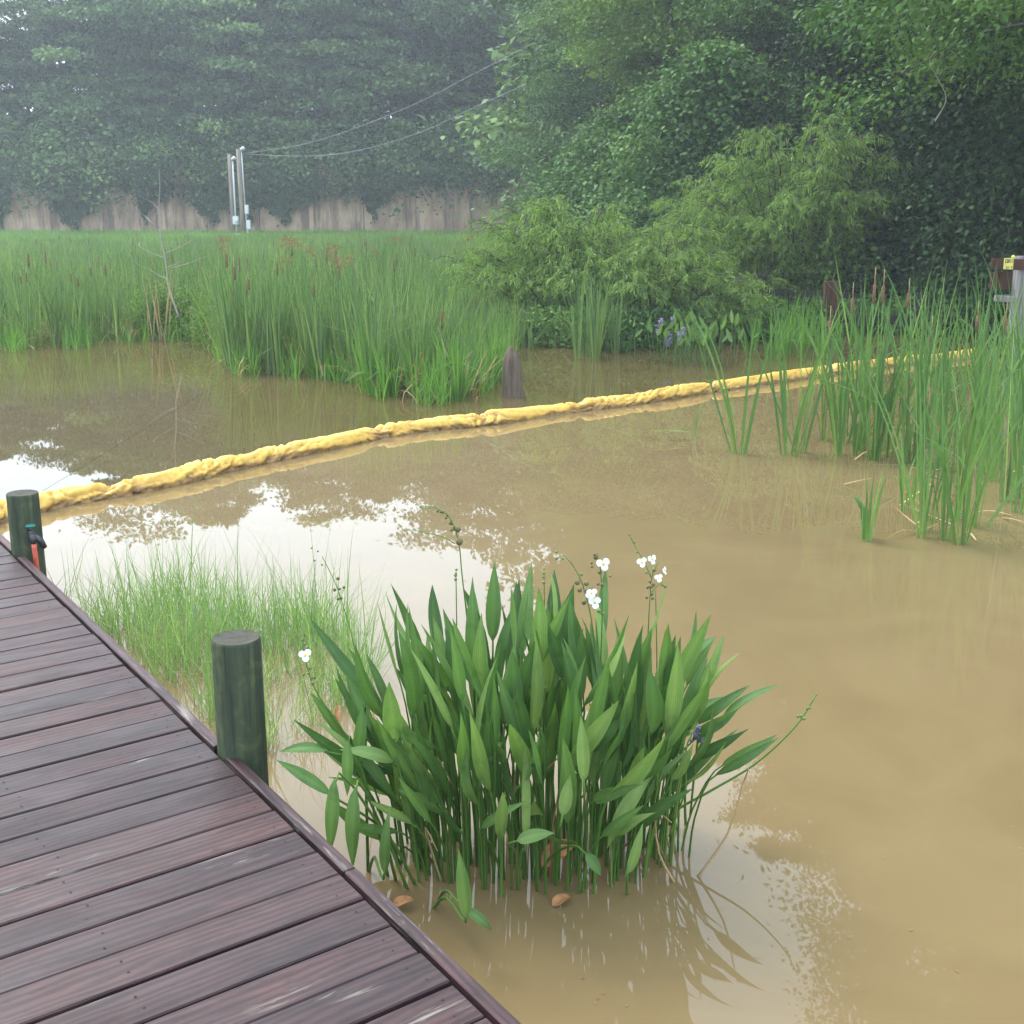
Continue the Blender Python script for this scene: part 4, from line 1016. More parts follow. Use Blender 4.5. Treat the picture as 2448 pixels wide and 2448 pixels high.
# dead sapling
Yb = 19.6
g = Geo()
tr = [at(*q, Yb) for q in ((428, 760), (416, 725), (404, 690), (398, 645), (393, 610), (386, 580), (381, 540), (380, 495), (382, 440), (380, 405))]
sb_ = tr[0].copy(); sb_[2] = 0.0
g.add(*tube(smooth_path(tr, 30), np.linspace(0.016, 0.003, 30), 6))
st = empty("dead_sapling", sb_, "bare pale dead sapling standing in front of the cattails", "tree")
o = g.obj("trunk", M_twig, st, smooth=True, origin=sb_)
for pts in ([(404, 668), (380, 660), (350, 643), (330, 625), (318, 605)], [(396, 617), (365, 605), (340, 590), (328, 575), (325, 560)], [(398, 640), (425, 628), (440, 612)], [(394, 606), (420, 594), (450, 578), (464, 560), (468, 548)],
            [(381, 545), (365, 532), (340, 515), (325, 502)], [(379, 500), (362, 485), (335, 468)], [(386, 575), (378, 555), (374, 530), (372, 500)], [(412, 640), (455, 628), (490, 612)]):
    P = smooth_path([at(*q, Yb + random.uniform(-0.3, 0.3)*0 ) + np.array([0, 0.1*iq*random.choice((-1, 1))*0.5, 0]) for iq, q in enumerate(pts)], 12)
    g = Geo(); g.add(*tube(P, np.linspace(0.006, 0.002, 12), 5)); g.obj("branch", M_twig, st, smooth=True, origin=sb_)

# ------------------------------------------------------------------ old fences on the banks
def post_box(name, p, size, mat, parent, rot=0.0, tilt=0.0):
    me = bev_box(name, size, 0.012, mat); o = link(name, me, parent); o.location = p; o.rotation_euler = (0, tilt, rot); return o
Yp = 18.2
pb = at(2431, 700, Yp); gz0 = -0.4
pt = at(2427, 612, Yp)[2]
sf = empty("old_pier_post", (pb[0], Yp, 0), "weathered gray post with brown planks and a yellow tag at right", "post")
post_box("post", (0.04, 0, (pt + gz0)/2), (0.185, 0.17, pt - gz0), M_grey_wood, sf, 0.1)
def strip(name, pxa, pxb, ya, yb, Y, th, mat, parent, org, rot=0.0):
    a = at(pxa, ya, Y); b_ = at(pxb, yb, Y); me = bev_box(name, (abs(b_[0]-a[0]), th, abs(a[2]-b_[2])), 0.008, mat); o = link(name, me, parent)
    c = (a + b_)/2; o.location = (c[0]-org[0], c[1]-org[1], c[2]); o.rotation_euler = (0, rot, 0); return o
org = np.array([pb[0], Yp, 0])
strip("plank", 2371, 2470, 619, 645, Yp - 0.14, 0.05, M_brown_wood, sf, org, 0.03)
strip("plank", 2369, 2420, 650, 692, Yp + 0.14, 0.05, M_brown_wood, sf, org)
strip("rail", 2379, 2432, 707, 722, Yp - 0.1, 0.09, M_grey_wood, sf, org, 0.06)
# yellow tag with printed boxes
ta = at(2401, 617, Yp - 0.185); tb = at(2421, 644, Yp - 0.185)
tw = tb[0]-ta[0]; thh = ta[2]-tb[2]
tagr = empty("warning_tag", ((ta[0]+tb[0])/2, Yp - 0.185, (ta[2]+tb[2])/2), "small yellow printed tag fixed to the brown plank", "tag")
me = bev_box("tag_plate", (tw, 0.02, thh), 0.004, M_yellow_sign); link("tag_plate", me, tagr)
g = Geo()
def mark(x0, y0, x1, y1):  # fractions of the plate, y from the top
    box_geo(g, (((x0+x1)/2 - .5)*tw, -0.012, (.5 - (y0+y1)/2)*thh), (abs(x1-x0)*tw, 0.004, abs(y1-y0)*thh))
def frame(x0, y0, x1, y1, t=0.05):
    mark(x0, y0, x1, y0 + t); mark(x0, y1 - t, x1, y1); mark(x0, y0 + t, x0 + t, y1 - t); mark(x1 - t, y0 + t, x1, y1 - t)
frame(0.10, 0.10, 0.56, 0.42); mark(0.28, 0.17, 0.44, 0.22); mark(0.40, 0.22, 0.45, 0.36); mark(0.26, 0.26, 0.40, 0.30); mark(0.26, 0.32, 0.40, 0.36)
mark(0.66, 0.10, 0.71, 0.42); mark(0.82, 0.08, 0.90, 0.14); mark(0.86, 0.22, 0.94, 0.30); mark(0.80, 0.38, 0.94, 0.43)
mark(0.18, 0.76, 0.50, 0.81); mark(0.45, 0.81, 0.50, 0.93); mark(0.22, 0.90, 0.45, 0.94); mark(0.72, 0.76, 0.90, 0.81); mark(0.85, 0.81, 0.90, 0.95)
g.obj("print", M_black, tagr)
g = Geo(); g.add(*tube([[tw*.44, 0, thh*.5], [tw*.44, 0, thh*.62], [tw*.44, 0, thh*.78]], [0.022, 0.03, 0.012], 8)); g.obj("knob", M_yellow_sign, tagr, smooth=True)
# low fence in the shade
Yf = 22.0
of = at(1900, 800, Yf); orgf = np.array([of[0], Yf, 0.0])
fe = empty("old_fence", orgf, "dark rotten plank fence in the shade behind the young reeds", "fence")
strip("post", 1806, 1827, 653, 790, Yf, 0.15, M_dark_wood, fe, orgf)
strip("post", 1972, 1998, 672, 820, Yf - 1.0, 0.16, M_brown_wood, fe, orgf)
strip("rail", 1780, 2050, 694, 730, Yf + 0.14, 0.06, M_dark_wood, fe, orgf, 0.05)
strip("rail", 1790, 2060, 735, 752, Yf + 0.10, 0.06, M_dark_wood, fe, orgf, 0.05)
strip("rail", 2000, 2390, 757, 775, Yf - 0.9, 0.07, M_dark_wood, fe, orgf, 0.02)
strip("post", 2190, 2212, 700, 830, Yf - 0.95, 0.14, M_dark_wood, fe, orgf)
# remains of a fence in the marsh
Ym = 27.0; om = at(1130, 650, Ym); orgm = np.array([om[0], Ym, 0.1])
fm = empty("marsh_fence", orgm, "dark broken fence showing through the reeds beside the smallest willow", "fence")
def strip2(*a, **k):
    o = strip(*a, **k); o.location.z -= 0.1; return o
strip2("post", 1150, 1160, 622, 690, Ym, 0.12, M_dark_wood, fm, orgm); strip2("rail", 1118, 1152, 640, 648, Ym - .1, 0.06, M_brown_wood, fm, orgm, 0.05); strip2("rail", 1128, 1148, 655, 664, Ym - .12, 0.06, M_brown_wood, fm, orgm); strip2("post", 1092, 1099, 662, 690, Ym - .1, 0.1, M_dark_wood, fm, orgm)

# bare dead branches in the shade
for pts, Y, lb in (([(2395, 660), (2398, 600), (2412, 560), (2404, 520), (2420, 470)], 21.5, "pale crooked dead branch above the gray post"),
                   ([(2235, 290), (2262, 235), (2240, 185), (2222, 140), (2250, 116), (2290, 118)], 17.5, "pale bare twig among the leaves of the big tree")):
    P = smooth_path([at(*q, Y) for q in pts], 20); g = Geo(); g.add(*tube(P, np.linspace(0.008, 0.003, 20), 6))
    P2 = smooth_path([P[9], P[9] + [0.10, 0, 0.12], P[9] + [0.30, 0.05, 0.15]], 8); g.add(*tube(P2, np.linspace(0.005, 0.002, 8), 5))
    tag(g.obj("dead_branch", M_twig, smooth=True), lb, "branch")

# undergrowth on the right bank
n_ = 26000
px = rng.uniform(1200, 2560, n_); Y = np.interp(px, [1200, 1500, 1800, 2100, 2560], [19.5, 18.5, 20.3, 21.2, 20.5]) + rng.random(n_)**1.3*5
X = (px - 1224)/FPX*Y/math.cos(R(PITCH))*0.985
zz = ground_z(X, Y); h = rng.random(n_)**1.5*0.55
g = Geo(); d = rng.normal(0, 0.6, (n_, 3)); d[:, 2] += 0.1; nn = rng.normal(0, 0.5, (n_, 3)); nn[:, 2] += 0.8
kites(g, np.stack([X, Y, np.maximum(zz, 0.02) + h], -1), d, nn, rng.uniform(0.06, 0.16, n_), rng.uniform(0.03, 0.06, n_), np.clip(0.5 + rng.normal(0, 0.2, n_) + 0.2*np.sin(X*2.2), 0, 1))
tag(g.obj("undergrowth", M_broad), "leafy undergrowth along the right bank under the willows", "undergrowth", kind='stuff')

# ------------------------------------------------------------------ generic lance leaf (arrowhead, pickerelweed)
def blade(g, P, T, nrm_hint, W, tone, bow=0.06, fold=0.30, n=10, twist=0.0, heart=0.0, prof_p=(0.75, 0.85)):
    P = np.asarray(P, float); T = np.asarray(T, float); ax = T - P; L = np.linalg.norm(ax); ax = ax/L
    s = nrm(np.cross(ax, nrm_hint)); nn = np.cross(s, ax)
    t = np.linspace(0, 1, n + 1); u = np.array([-1, -0.5, 0, 0.5, 1.0])
    a_, b_ = prof_p; pk = (a_/(a_+b_)); pr = (np.clip(t, 1e-4, 1)**a_)*(np.clip(1 - t, 0, 1)**b_); pr = pr/((pk**a_)*((1-pk)**b_)); pr = np.maximum(pr, 0.012)
    V = np.zeros((n + 1, 5, 3)); 
    for i_, tt in enumerate(t):
        c = P + ax*L*tt - nn*bow*L*4*tt*(1 - tt)*(-1)
        ang = twist*(tt - 0.3); ss = s*math.cos(ang) + nn*math.sin(ang); n2 = nn*math.cos(ang) - s*math.sin(ang)
        wv = 0.05*math.sin(tt*9 + L*40)
        for j_, uu in enumerate(u):
            hb = -ax*heart*L*abs(uu)**1.5*max(0, 1 - tt*4)
            V[i_, j_] = c + ss*(uu*W/2*pr[i_]) + n2*(fold*abs(uu)**1.3*W/2*pr[i_] + wv*uu*W*pr[i_]*0.6) + hb
    i_, j_ = np.meshgrid(np.arange(n), np.arange(4), indexing='ij')
    F_ = np.stack([i_*5 + j_, i_*5 + j_ + 1, (i_+1)*5 + j_ + 1, (i_+1)*5 + j_], -1).reshape(-1, 4)
    tn = np.full((n + 1, 5), tone); tn[:, 2] += 0.16
    g.add(V.reshape(-1, 3), F_, tn.ravel(), 0, np.broadcast_to(u, (n + 1, 5)).ravel())

CC = np.array([0.10, 3.80, 0.0])
ar = empty("arrowhead_clump", CC, "large clump of lance leaved arrowhead plants in the near water", "water plant")
ra = np.random.default_rng(200)
def arrow_leaf(B, P, T, W, tone, nh, bow, fold, twist, pr=0.006, prof=(0.75, 0.85), ctl=None):
    g = Geo(); blade(g, P, T, nh, W, tone, bow, fold, 10, twist, prof_p=prof)
    lf = g.obj("leaf", M_arrow, ar, smooth=True, origin=CC)
    mid = ctl if ctl is not None else (B*0.5 + P*0.5 + np.array([0, 0, 0.05])*1 - (T - B)*[0.05, 0.05, 0])
    g = Geo(); g.add(*tube(smooth_path([B, mid, P, P + (T - P)*0.10], 9), np.linspace(pr, pr*0.6, 9), 5), tone*0.9)
    g.obj("leaf_stalk", M_stalk, lf, smooth=True, origin=CC)
for q in range(195):
    a_ = q*2.39996; rr = math.sqrt((q + 0.5)/195)
    bx, by = rr*math.cos(a_)*0.50 - 0.03, rr*math.sin(a_)*0.24
    B = CC + np.array([bx + ra.normal(0, .02), by + ra.normal(0, .02), -0.06])
    ox, oy = bx/0.50, by/0.24
    front = max(0, -oy)
    lean = np.array([(ox*0.19 if ox < 0 else ox*0.13) + ra.normal(0, .055), oy*0.20 + ra.normal(0, .06), 0])
    tot = ra.uniform(0.62, 0.97)*(1 - 0.16*abs(ox)**2)*(1 - 0.20*front*ra.random())
    bl = ra.uniform(0.24, 0.37)
    T = B + np.array([0, 0, 0.06]) + lean*1.05 + np.array([0, 0, tot])
    frac = (tot - bl)/tot
    P = B + np.array([0, 0, 0.06]) + lean*(frac**1.5)*0.9 + np.array([0, 0, (tot - bl)])
    az = ra.normal(0, 0.85); nh = np.array([math.sin(az), -math.cos(az), 0.35])
    T = T + np.array([ra.normal(0, .05), ra.normal(0, .05), 0])
    arrow_leaf(B, P, T, ra.uniform(0.034, 0.062), float(np.clip(0.42 + ra.normal(0, .24), 0.02, .99)), nh, ra.uniform(-0.07, 0.09), ra.uniform(0.15, 0.6), ra.normal(0, .8), pr=ra.uniform(.004, .0065), prof=(ra.uniform(.65, .9), ra.uniform(.9, 1.2)))
def L2(bpx, p, t, Y, W, tone=0.5, bow=0.08, nh=(0, -0.6, 0.8), Yt=None, Yb=None):
    B = gp(*bpx, -0.03); P = at(*p, Y); T = at(*t, Yt or Y); T = P + (T - P)*1.22
    arrow_leaf(B, P, T, W*0.66, tone, np.array(nh), bow, 0.3, 0.5, prof=(0.7, 1.05))
L2((960, 2080), (785, 1795), (690, 1797), 3.55, 0.055, .5, 0.14); L2((1000, 2130), (790, 1900), (684, 1832), 3.45, 0.06, .45, 0.05)
L2((1600, 2010), (1728, 1712), (1842, 1650), 4.0, 0.05, .4, 0.12); L2((1590, 2020), (1620, 1725), (1745, 1676), 3.95, 0.06, .5, 0.14)
L2((1560, 2040), (1555, 1858), (1470, 1998), 3.5, 0.075, .85, 0.10, (-0.4, -0.6, 0.6)); L2((1620, 2000), (1600, 1900), (1735, 1770), 3.95, 0.06, .35, 0.04)
L2((1640, 1990), (1640, 1880), (1700, 1760), 4.0, 0.05, .4, 0.02); L2((1600, 1990), (1660, 1560), (1700, 1530), 4.0, 0.05, .4, 0.04); L2((1560, 1990), (1640, 1640), (1700, 1540), 4.05, 0.05, .5, 0.06)
L2((980, 2140), (800, 1860), (790, 2010), 3.4, 0.065, .55, 0.06, (0.1, -1, .2)); L2((950, 2120), (850, 1880), (845, 2040), 3.4, 0.07, .55, 0.05, (-.2, -1, .2)); L2((930, 2110), (830, 1770), (830, 1880), 3.5, 0.055, .55, 0.04, (0.2, -1, .2)); L2((880, 2100), (868, 1690), (850, 1830), 3.6, 0.06, .4, 0.04, (0.2, -1, .2))
L2((1240, 2140), (1235, 2010), (1310, 1995), 3.35, 0.07, .6, 0.05); L2((1280, 2110), (1400, 2040), (1430, 2085), 3.4, 0.06, .4, 0.05); L2((1400, 2090), (1395, 1870), (1390, 1740), 3.4, 0.062, .8, 0.03, (0.2, -1, 0.2)); L2((1330, 2110), (1345, 1950), (1360, 1870), 3.35, 0.06, .85, 0.03, (0, -1, 0.2)); L2((1240, 2120), (1255, 2020), (1255, 1820), 3.4, 0.045, .9, 0.02, (0.4, -1, 0.1))
L2((1030, 2180), (1115, 2195), (1100, 2060), 3.2, 0.065, .6, 0.05, (.2, -1, .3)); L2((1040, 2170), (1110, 2170), (1165, 2215), 3.25, 0.05, .5, 0.06); L2((880, 2090), (920, 2090), (930, 1960), 3.35, 0.055, .55, 0.05, (-.3, -1, .2)); L2((1500, 2150), (1500, 2090), (1530, 1990), 3.35, 0.05, .8, 0.05, (.2, -1, .2))

for q in range(85):
    a_ = ra.uniform(0, 6.283); rr = ra.uniform(0.55, 1.02); bx, by = rr*math.cos(a_)*0.50, rr*math.sin(a_)*0.24
    B = CC + np.array([bx, by, -0.06]); tot = ra.uniform(0.34, 0.66); bl_ = ra.uniform(0.18, 0.30)
    od = np.array([bx/0.5*0.9, by/0.24*0.6 - 0.15, 0]); P = B + od*0.10*ra.uniform(.5, 1.6) + [ra.normal(0, .03), ra.normal(0, .03), (tot - bl_*.8) + 0.06]
    T = P + nrm(od*ra.uniform(0.2, 1.0) + np.array([ra.normal(0, .25), ra.normal(0, .2), ra.uniform(0.35, 1.0)]))*bl_
    az = ra.normal(0, 0.7); arrow_leaf(B, P, T, ra.uniform(0.028, 0.05), float(np.clip(0.40 + ra.normal(0, .2), 0.02, .98)), np.array([math.sin(az), -math.cos(az), 0.5]), ra.uniform(0.0, 0.12), ra.uniform(0.15, 0.6), ra.normal(0, .8), pr=.0045, prof=(ra.uniform(.65, .9), ra.uniform(.9, 1.2)))
for q in range(14):
    b0 = CC + np.array([ra.uniform(-.45, .5), ra.uniform(-.22, .15), -.03]); h_ = ra.uniform(.15, .5); e_ = b0 + [ra.normal(0, .09), ra.normal(0, .06), h_]
    g = Geo(); g.add(*tube(smooth_path([b0, (b0 + e_)/2 + [ra.normal(0, .02), 0, 0], e_, e_ + [ra.normal(0, .05), -.03, -ra.uniform(.02, .1)]], 8), np.linspace(.005, .002, 8), 5), ra.uniform(.3, .9))
    g.obj("dead_stalk", M_straw, ar, smooth=True, origin=CC)
# flower stalks
def petal_flower(g_parent, c, size, face):
    size = size*0.74
    g = Geo(); face = nrm(np.array(face, float)); a = nrm(np.cross(face, [0.3, 0.2, 1])); b_ = np.cross(face, a)
    c = np.asarray(c, float)
    for k in range(3):
        an = k*2.094 + random.uniform(-.2, .2); d = a*math.cos(an) + b_*math.sin(an); s = np.cross(face, d)
        th = np.linspace(0, 2*math.pi, 12, endpoint=False)
        ring = c + d*size*0.62 + (np.cos(th)*0.55*size)[:, None]*d + (np.sin(th)*0.60*size)[:, None]*s + face*(0.10*size*np.sin(th*3))[:, None] + face*size*0.12
        V = np.concatenate([ring, [c + d*size*0.55 + face*size*0.02]])
        g.add(V, [[12, q, (q+1) % 12, (q+2) % 12] for q in range(0, 12, 2)])
    fl = g.obj("flower", M_white, g_parent, origin=CC)
    g = Geo(); g.add(*tube([c + face*0.0, c + face*size*0.3], [size*0.28, size*0.2], 8)); g.obj("flower_centre", M_anther, fl, smooth=True, origin=CC)
def ball(g, c, r, m=0):
    g.add(*tube([c - [0, 0, r*.9], c - [0, 0, r*.6], c, c + [0, 0, r*.6], c + [0, 0, r*.9]], [r*.4, r*.8, r, r*.8, r*.4], 8), 0.5, m)
def stalk(pts, Y, seeds=(), buds=(), flowers=(), r=0.0042, seedm=None, side=()):
    g = Geo(); P = smooth_path([at(*q, Y) if len(q) == 2 else np.array(q) for q in pts], 26)
    g.add(*tube(P, np.linspace(r, r*0.45, 26), 6), 0.55)
    for sd_ in side: g.add(*tube(smooth_path([at(*q, Y) for q in sd_], 10), np.linspace(r*.5, r*.3, 10), 5), 0.7)
    root = g.obj("flower_stalk", M_stalk, ar, smooth=True, origin=CC)
    if seeds or buds:
        g = Geo()
        for x, y, rr in seeds: ball(g, at(x, y, Y + random.uniform(-.02, .02)), rr, 0)
        for x, y, rr in buds: ball(g, at(x, y, Y + random.uniform(-.02, .02)), rr, 1)
        tag(g.obj("seed_heads", [seedm or M_seed, M_bud], root, smooth=True, origin=CC), kind='stuff')
    for x, y, s, f in flowers: petal_flower(root, at(x, y, Y - 0.015), s, f)
F0 = (0, -0.9, 0.45)
stalk([(1150, 1980), (1128, 1600), (1105, 1380), (1090, 1270), (1075, 1235), (1040, 1212)], 4.05, [(1078, 1250, .008), (1088, 1263, .010), (1094, 1265, .012), (1098, 1295, .013), (1070, 1232, .006), (1060, 1224, .006), (1055, 1224, .005), (1066, 1238, .005), (1080, 1267, .006), (1046, 1222, .005)], [(1026, 1214, .004), (1005, 1212, .004)], side=([(1040, 1212), (1015, 1212), (1002, 1222)], [(1088, 1300), (1060, 1284), (1010, 1272), (985, 1266)]))
stalk([(1100, 1990), (1093, 1600), (1091, 1440), (1090, 1370)], 4.0, [], [(1089, 1385, .006), (1090, 1370, .004), (1089, 1375, .006), (1091, 1362, .005)])
stalk([(1310, 1980), (1302, 1600), (1301, 1400), (1300, 1365)], 4.1, [], [(1300, 1392, .006), (1299, 1380, .005), (1300, 1370, .005), (1301, 1360, .004)])
stalk([(1440, 2000), (1430, 1640), (1405, 1440), (1390, 1390), (1365, 1345), (1345, 1325)], 3.95, [(1380, 1392, .010), (1402, 1395, .009), (1386, 1410, .009), (1404, 1412, .008), (1396, 1440, .009)], [(1330, 1319, .005), (1331, 1335, .006), (1345, 1335, .005), (1390, 1373, .006)], [(1415, 1418, .022, (-.2, -.8, .6)), (1422, 1440, .026, F0), (1408, 1424, .018, (.5, -.7, .4))])
stalk([(1450, 2000), (1435, 1650), (1438, 1400), (1434, 1350), (1428, 1322)], 4.0, [(1424, 1332, .009), (1422, 1326, .006), (1434, 1368, .008), (1414, 1346, .005), (1415, 1355, .005), (1440, 1398, .007), (1430, 1396, .006)], [(1459, 1377, .005), (1432, 1460, .008), (1440, 1466, .007)], [(1442, 1348, .028, (.1, -.9, .35))])
stalk([(1560, 2010), (1548, 1650), (1554, 1430), (1560, 1370), (1575, 1340)], 4.05, [(1556, 1402, .008), (1548, 1404, .006), (1562, 1398, .007), (1554, 1390, .006), (1558, 1420, .007), (1546, 1428, .006), (1560, 1430, .006)], [(1584, 1398, .006), (1590, 1402, .006), (1564, 1362, .008), (1505, 1278, .004), (1510, 1288, .004), (1516, 1296, .005), (1522, 1320, .004), (1546, 1368, .006)], [(1535, 1344, .022, (-.4, -.8, .4)), (1558, 1337, .022, (.5, -.8, .2)), (1575, 1382, .018, (-.2, -.8, .6)), (1588, 1364, .018, (.8, -.5, .2))], side=([(1556, 1380), (1540, 1342), (1520, 1310), (1504, 1276)], [(1558, 1415), (1572, 1400), (1585, 1390)]))
stalk([(1575, 2010), (1572, 1700), (1568, 1450), (1567, 1410)], 4.15)
stalk([(1060, 2100), (900, 1860), (800, 1720), (745, 1630), (732, 1585), (722, 1530)], 3.75, [(738, 1610, .005), (744, 1622, .005), (752, 1620, .005), (742, 1598, .005)], [(728, 1540, .005), (735, 1548, .005), (722, 1530, .004), (748, 1632, .006), (726, 1612, .005)], [(730, 1566, .026, (-.1, -.9, .4))])
stalk([(1540, 2030), (1600, 1950), (1700, 1890), (1800, 1830), (1870, 1770), (1915, 1720), (1950, 1662)], 3.9, [], [(1916, 1712, .007), (1908, 1712, .006), (1922, 1718, .006), (1936, 1692, .005), (1930, 1694, .005), (1946, 1672, .004), (1952, 1660, .004)], r=0.0055)
stalk([(1600, 2000), (1640, 1860), (1620, 1770), (1600, 1745), (1570, 1742)], 3.75, [], [(1562, 1738, .006), (1586, 1734, .007), (1604, 1752, .006), (1576, 1770, .006), (1600, 1800, .007), (1602, 1808, .007), (1606, 1812, .005)], [(1598, 1776, .026, (0, -.9, .4))])
stalk([(960, 2060), (880, 1700), (830, 1480), (800, 1390), (770, 1330)], 4.4, [(808, 1383, .007), (812, 1408, .006), (800, 1410, .007), (822, 1404, .006), (815, 1430, .007), (808, 1432, .006), (770, 1350, .004), (752, 1340, .004)], [(745, 1310, .004), (760, 1318, .004)], r=0.003)
g = Geo(); P = smooth_path([at(1650, 1950, 3.85), at(1660, 1850, 3.85), at(1668, 1770, 3.85)], 8); g.add(*tube(P, 0.004, 6)); st_ = g.obj("flower_stalk", M_stalk, ar, smooth=True, origin=CC)
g = Geo()
for q in range(40): ball(g, at(1668 + random.gauss(0, 5), 1755 + random.uniform(-18, 18), 3.85 + random.gauss(0, .006)), random.uniform(.004, .007))
tag(g.obj("purple_blossom", M_purple, st_, smooth=True, origin=CC), kind='stuff')

# fallen leaves by the clump
def fallen(px, py, size, rot, mat, label, curl=0.02, z=0.012, tone=.5):
    p = gp(px, py); g = Geo(); d = np.array([math.cos(rot), math.sin(rot), 0.02])
    blade(g, p + [0, 0, z] - d*size/2, p + [0, 0, z + curl] + d*size/2, np.array([0, -0.35, 1.0]), size*0.55, tone, 0.1, 0.4, 8, 0.5, prof_p=(.5, .6)); tag(g.obj("fallen_leaf", mat, smooth=True), label, "leaf")
fallen(1338, 2078, 0.14, 0.5, M_orange, "orange withered leaf curled at the foot of the arrowhead clump", 0.05, 0.03)
fallen(1342, 2162, 0.07, 0.5, M_orange, "smaller orange leaf floating below the curled orange leaf", 0.01, 0.006)
fallen(965, 2170, 0.07, 0.2, M_orange, "orange scrap of leaf floating beside the deck rim", 0.01)
fallen(815, 1905, 0.045, 1.4, M_orange, "orange dry leaf caught in the left stems of the clump", 0.06, 0.30)

# ------------------------------------------------------------------ pickerelweed
pk0 = gp(1665, 868); pk = empty("pickerelweed", pk0, "pickerelweed with purple flower spikes before the willow bank", "water plant")
for q in range(62):
    B = pk0 + np.array([ra.normal(0, 0.30), ra.normal(0, 0.28), -0.03]); h = ra.uniform(0.28, 0.62)
    P = B + [ra.normal(0, .06), ra.normal(0, .06), h]; T = P + [ra.normal(0, .07), -abs(ra.normal(0, .05)), ra.uniform(0.10, 0.22)]
    g = Geo(); blade(g, P, T, np.array([ra.normal(0, .5), -1, .4]), ra.uniform(0.045, 0.075), float(np.clip(.5 + ra.normal(0, .15), 0, 1)), 0.04, 0.2, 6, prof_p=(.5, .8))
    g.add(*tube([B, (B + P)/2, P], 0.006, 4, closed=False), 0.5)
    g.obj("leaf", M_arrow, pk, smooth=True, origin=pk0)
for px, py in ((1608, 765), (1580, 772), (1572, 788), (1602, 810), (1594, 820), (1622, 805), (1633, 793)):
    Y = pk0[1] + random.uniform(-.2, .2); T = at(px, py, Y); B = np.array([T[0]*0.98 + pk0[0]*0.02, Y, -0.02]); g = Geo(); g.add(*tube([B, T], 0.006, 4), 0.5)
    s_ = g.obj("flower_stalk", M_stalk, pk, origin=pk0); g = Geo()
    for k in range(26): ball(g, T + [random.gauss(0, .014), random.gauss(0, .014), random.uniform(-.06, .06)], random.uniform(.008, .014))
    tag(g.obj("purple_blossom", M_purple, s_, origin=pk0), kind='stuff')

# ------------------------------------------------------------------ pond grass by the boardwalk
poly = [(95, 1450), (300, 1440), (520, 1450), (700, 1470), (830, 1520), (900, 1590), (880, 1690), (760, 1730), (640, 1800), (560, 1790), (430, 1680), (260, 1530)]
PW = np.array([gp(*q)[:2] for q in poly])
def inside(x, y):
    c = np.zeros(len(x), bool); j_ = len(PW) - 1
    for i_ in range(len(PW)):
        xi, yi = PW[i_]; xj, yj = PW[j_]; c ^= ((yi > y) != (yj > y)) & (x < (xj - xi)*(y - yi)/(yj - yi) + xi); j_ = i_
    return c
n_ = 24000; lo, hi = PW.min(0) - .1, PW.max(0) + .1
x = rng.uniform(lo[0], hi[0], n_); y = rng.uniform(lo[1], hi[1], n_)
cl = np.array([mnoise.noise(Vector((a*2.6, b*2.6, 1.0))) for a, b in zip(x, y)])
outd = (np.stack([x, y], -1) - P0[:2]) @ nout[:2]
keep = inside(x, y) & (cl > 0.22 + 1.1*rng.random(n_) - 0.55) & (outd > 0.07)
x, y, cl = x[keep], y[keep], cl[keep]; n_ = len(x)
g = Geo()
ribbons(g, np.stack([x, y, np.full(n_, -0.03)], -1), rng.random(n_)*6.28, np.abs(rng.normal(0, 0.50, n_)), rng.normal(0, 0.6, n_), rng.uniform(0.14, 0.46, n_) + np.clip(cl, 0, 1)*0.20, rng.uniform(0.0024, 0.0050, n_), np.clip(0.5 + rng.normal(0, .2, n_) + cl*0.3, 0, 1), face=rng.normal(0, .8, n_), k=4, kink=np.where(rng.random(n_) < .25, rng.uniform(.5, 1.6, n_), 0))
sel = rng.random(n_) < 0.035; m_ = sel.sum()
ribbons(g, np.stack([x[sel], y[sel], np.zeros(m_)], -1), rng.random(m_)*6.28, np.abs(rng.normal(0, .2, m_)), np.abs(rng.normal(0, .4, m_)), rng.uniform(.45, .70, m_), 0.005, rng.uniform(.2, .5, m_), k=5)
tag(g.obj("pond_grass", M_grass), "fine light green grass growing in the water beside the boardwalk", "grass", kind='stuff')

# specks of leaf and scum on the water
n_ = 130; px = rng.uniform(300, 2500, n_); py = 1010 + 1440*rng.random(n_)**1.1; pp = np.array([gp(a_, b__) for a_, b__ in zip(px, py)]); keep = ((pp[:, :2] - P0[:2]) @ nout[:2] > 0.1) & (pp[:, 1] < np.interp(px, [0, 1200, 2400], [8.0, 11.5, 16])); pp = pp[keep]; n_ = len(pp)
pp[:, 2] = 0.003; g = Geo(); dd_ = rng.normal(0, 1, (n_, 3)); dd_[:, 2] = 0; kites(g, pp, dd_, np.tile([0, 0, 1.0], (n_, 1)), rng.uniform(.005, .020, n_), rng.uniform(.002, .006, n_), rng.random(n_)*.5, fold=0.02)
tag(g.obj("floating_specks", M_straw), "tiny specks of leaf and straw floating on the muddy water", "debris", kind='stuff')

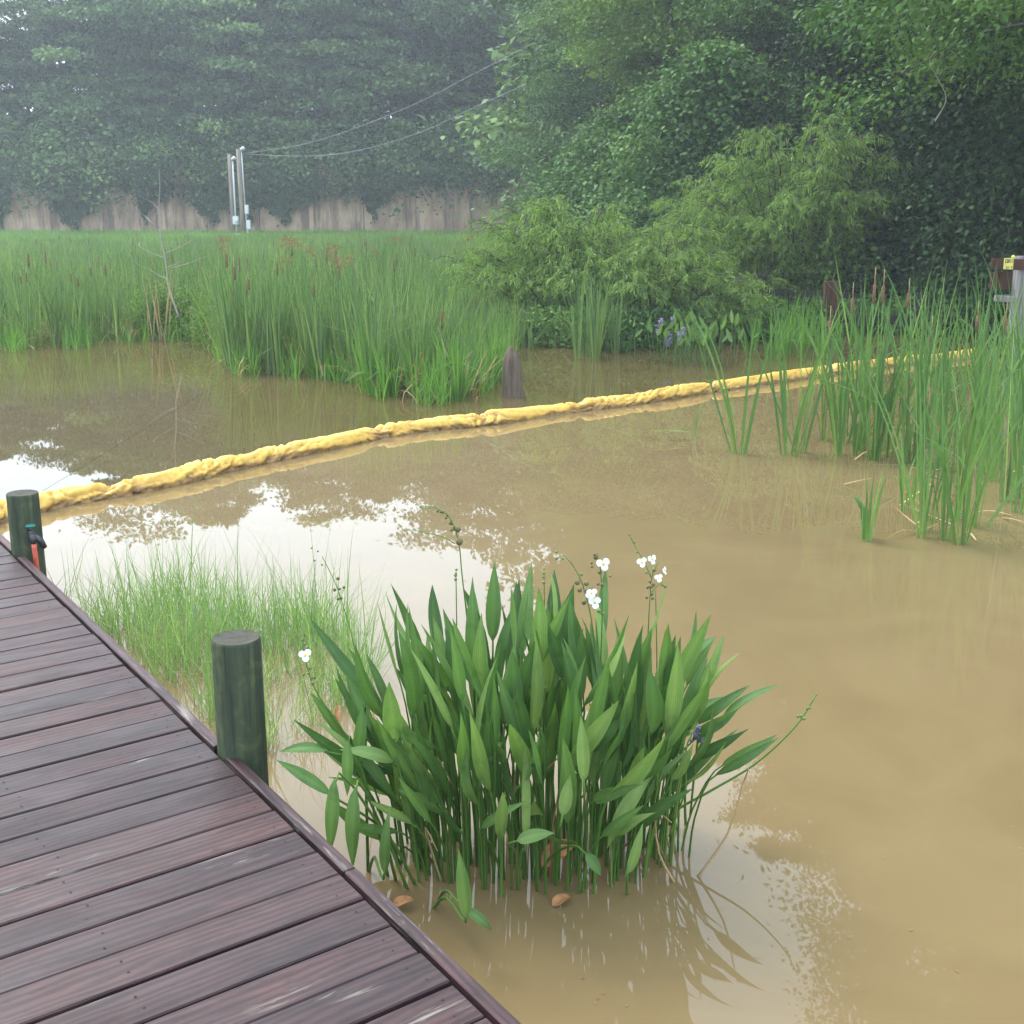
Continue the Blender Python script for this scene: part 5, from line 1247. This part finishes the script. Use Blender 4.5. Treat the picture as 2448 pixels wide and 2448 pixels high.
# ------------------------------------------------------------------ floating dead reeds
LD = "tan dead reed leaf floating at the foot of the right cattails"
n_ = 26
for q in range(n_):
    px = random.uniform(2010, 2440); py = random.choice((random.uniform(1080, 1180), random.uniform(1190, 1310)))
    p = gp(px, py); g = Geo()
    ribbons(g, [p + [0, 0, 0.008]], random.uniform(0, 6.28), random.uniform(1.1, 1.55), random.uniform(-0.2, 0.3), random.uniform(0.2, 0.5), 0.016, random.uniform(.3, .9), k=5, kink=random.choice((0, 0, 0.35)))
    o = g.obj("dead_reed_leaf", M_straw, origin=p); o.location = p; tag(o, LD, "leaf", "dead reed leaves floating by the right cattails")
bl0 = gp(1655, 1050)
g = Geo()
for a_, l_ in ((4.5, .42), (4.62, .5), (4.75, .36), (4.4, .3)):
    ribbons(g, [bl0], a_, 0.0, 0, 0.02, 0.012, .6, k=1)
    ribbons(g, [bl0 + [0, 0, 0.07]], a_, 1.45, 0.25, l_, 0.018, .75, k=6)
ribbons(g, [bl0, bl0 + [0.02, 0, 0], bl0 + [0.03, 0.02, 0]], [0.9, 1.2, 0.6], [0.12, 0.2, 0.1], 0.2, [0.42, 0.5, 0.35], 0.012, .5)
tag(g.obj("bent_reed", M_cat), "broken green reed bent flat on the water before the boom", "reed")
o_ = gp(2345, 1365); g = Geo(); ribbons(g, [gp(2330, 1262) + [0, 0, .02]], [2.7], [1.2], [0.35], [.35], 0.015, .6, k=5)
tag(g.obj("floating_reed", M_cat), "green reed leaf lying on the water in front of the nearest cattails", "leaf")

# ------------------------------------------------------------------ haze
m = bpy.data.materials.new("thin_haze"); m.use_nodes = True; t = m.node_tree
for n__ in list(t.nodes):
    if n__.type != 'OUTPUT_MATERIAL': t.nodes.remove(n__)
pv = t.nodes.new("ShaderNodeVolumePrincipled"); pv.inputs["Color"].default_value = (0.86, 0.93, 1.0, 1); pv.inputs["Density"].default_value = HAZE_DENSITY
pv.inputs["Anisotropy"].default_value = 0.2
t.links.new(pv.outputs[0], [q for q in t.nodes if q.type == 'OUTPUT_MATERIAL'][0].inputs["Volume"])
bm = bmesh.new(); bmesh.ops.create_cube(bm, size=1); me = bpy.data.meshes.new("haze"); bm.to_mesh(me); bm.free(); me.materials.append(m)
o = link("haze", me); o.scale = (310, 270, 27); o.location = (0, 70, 27/2 - 2.0); tag(o, kind='stuff')
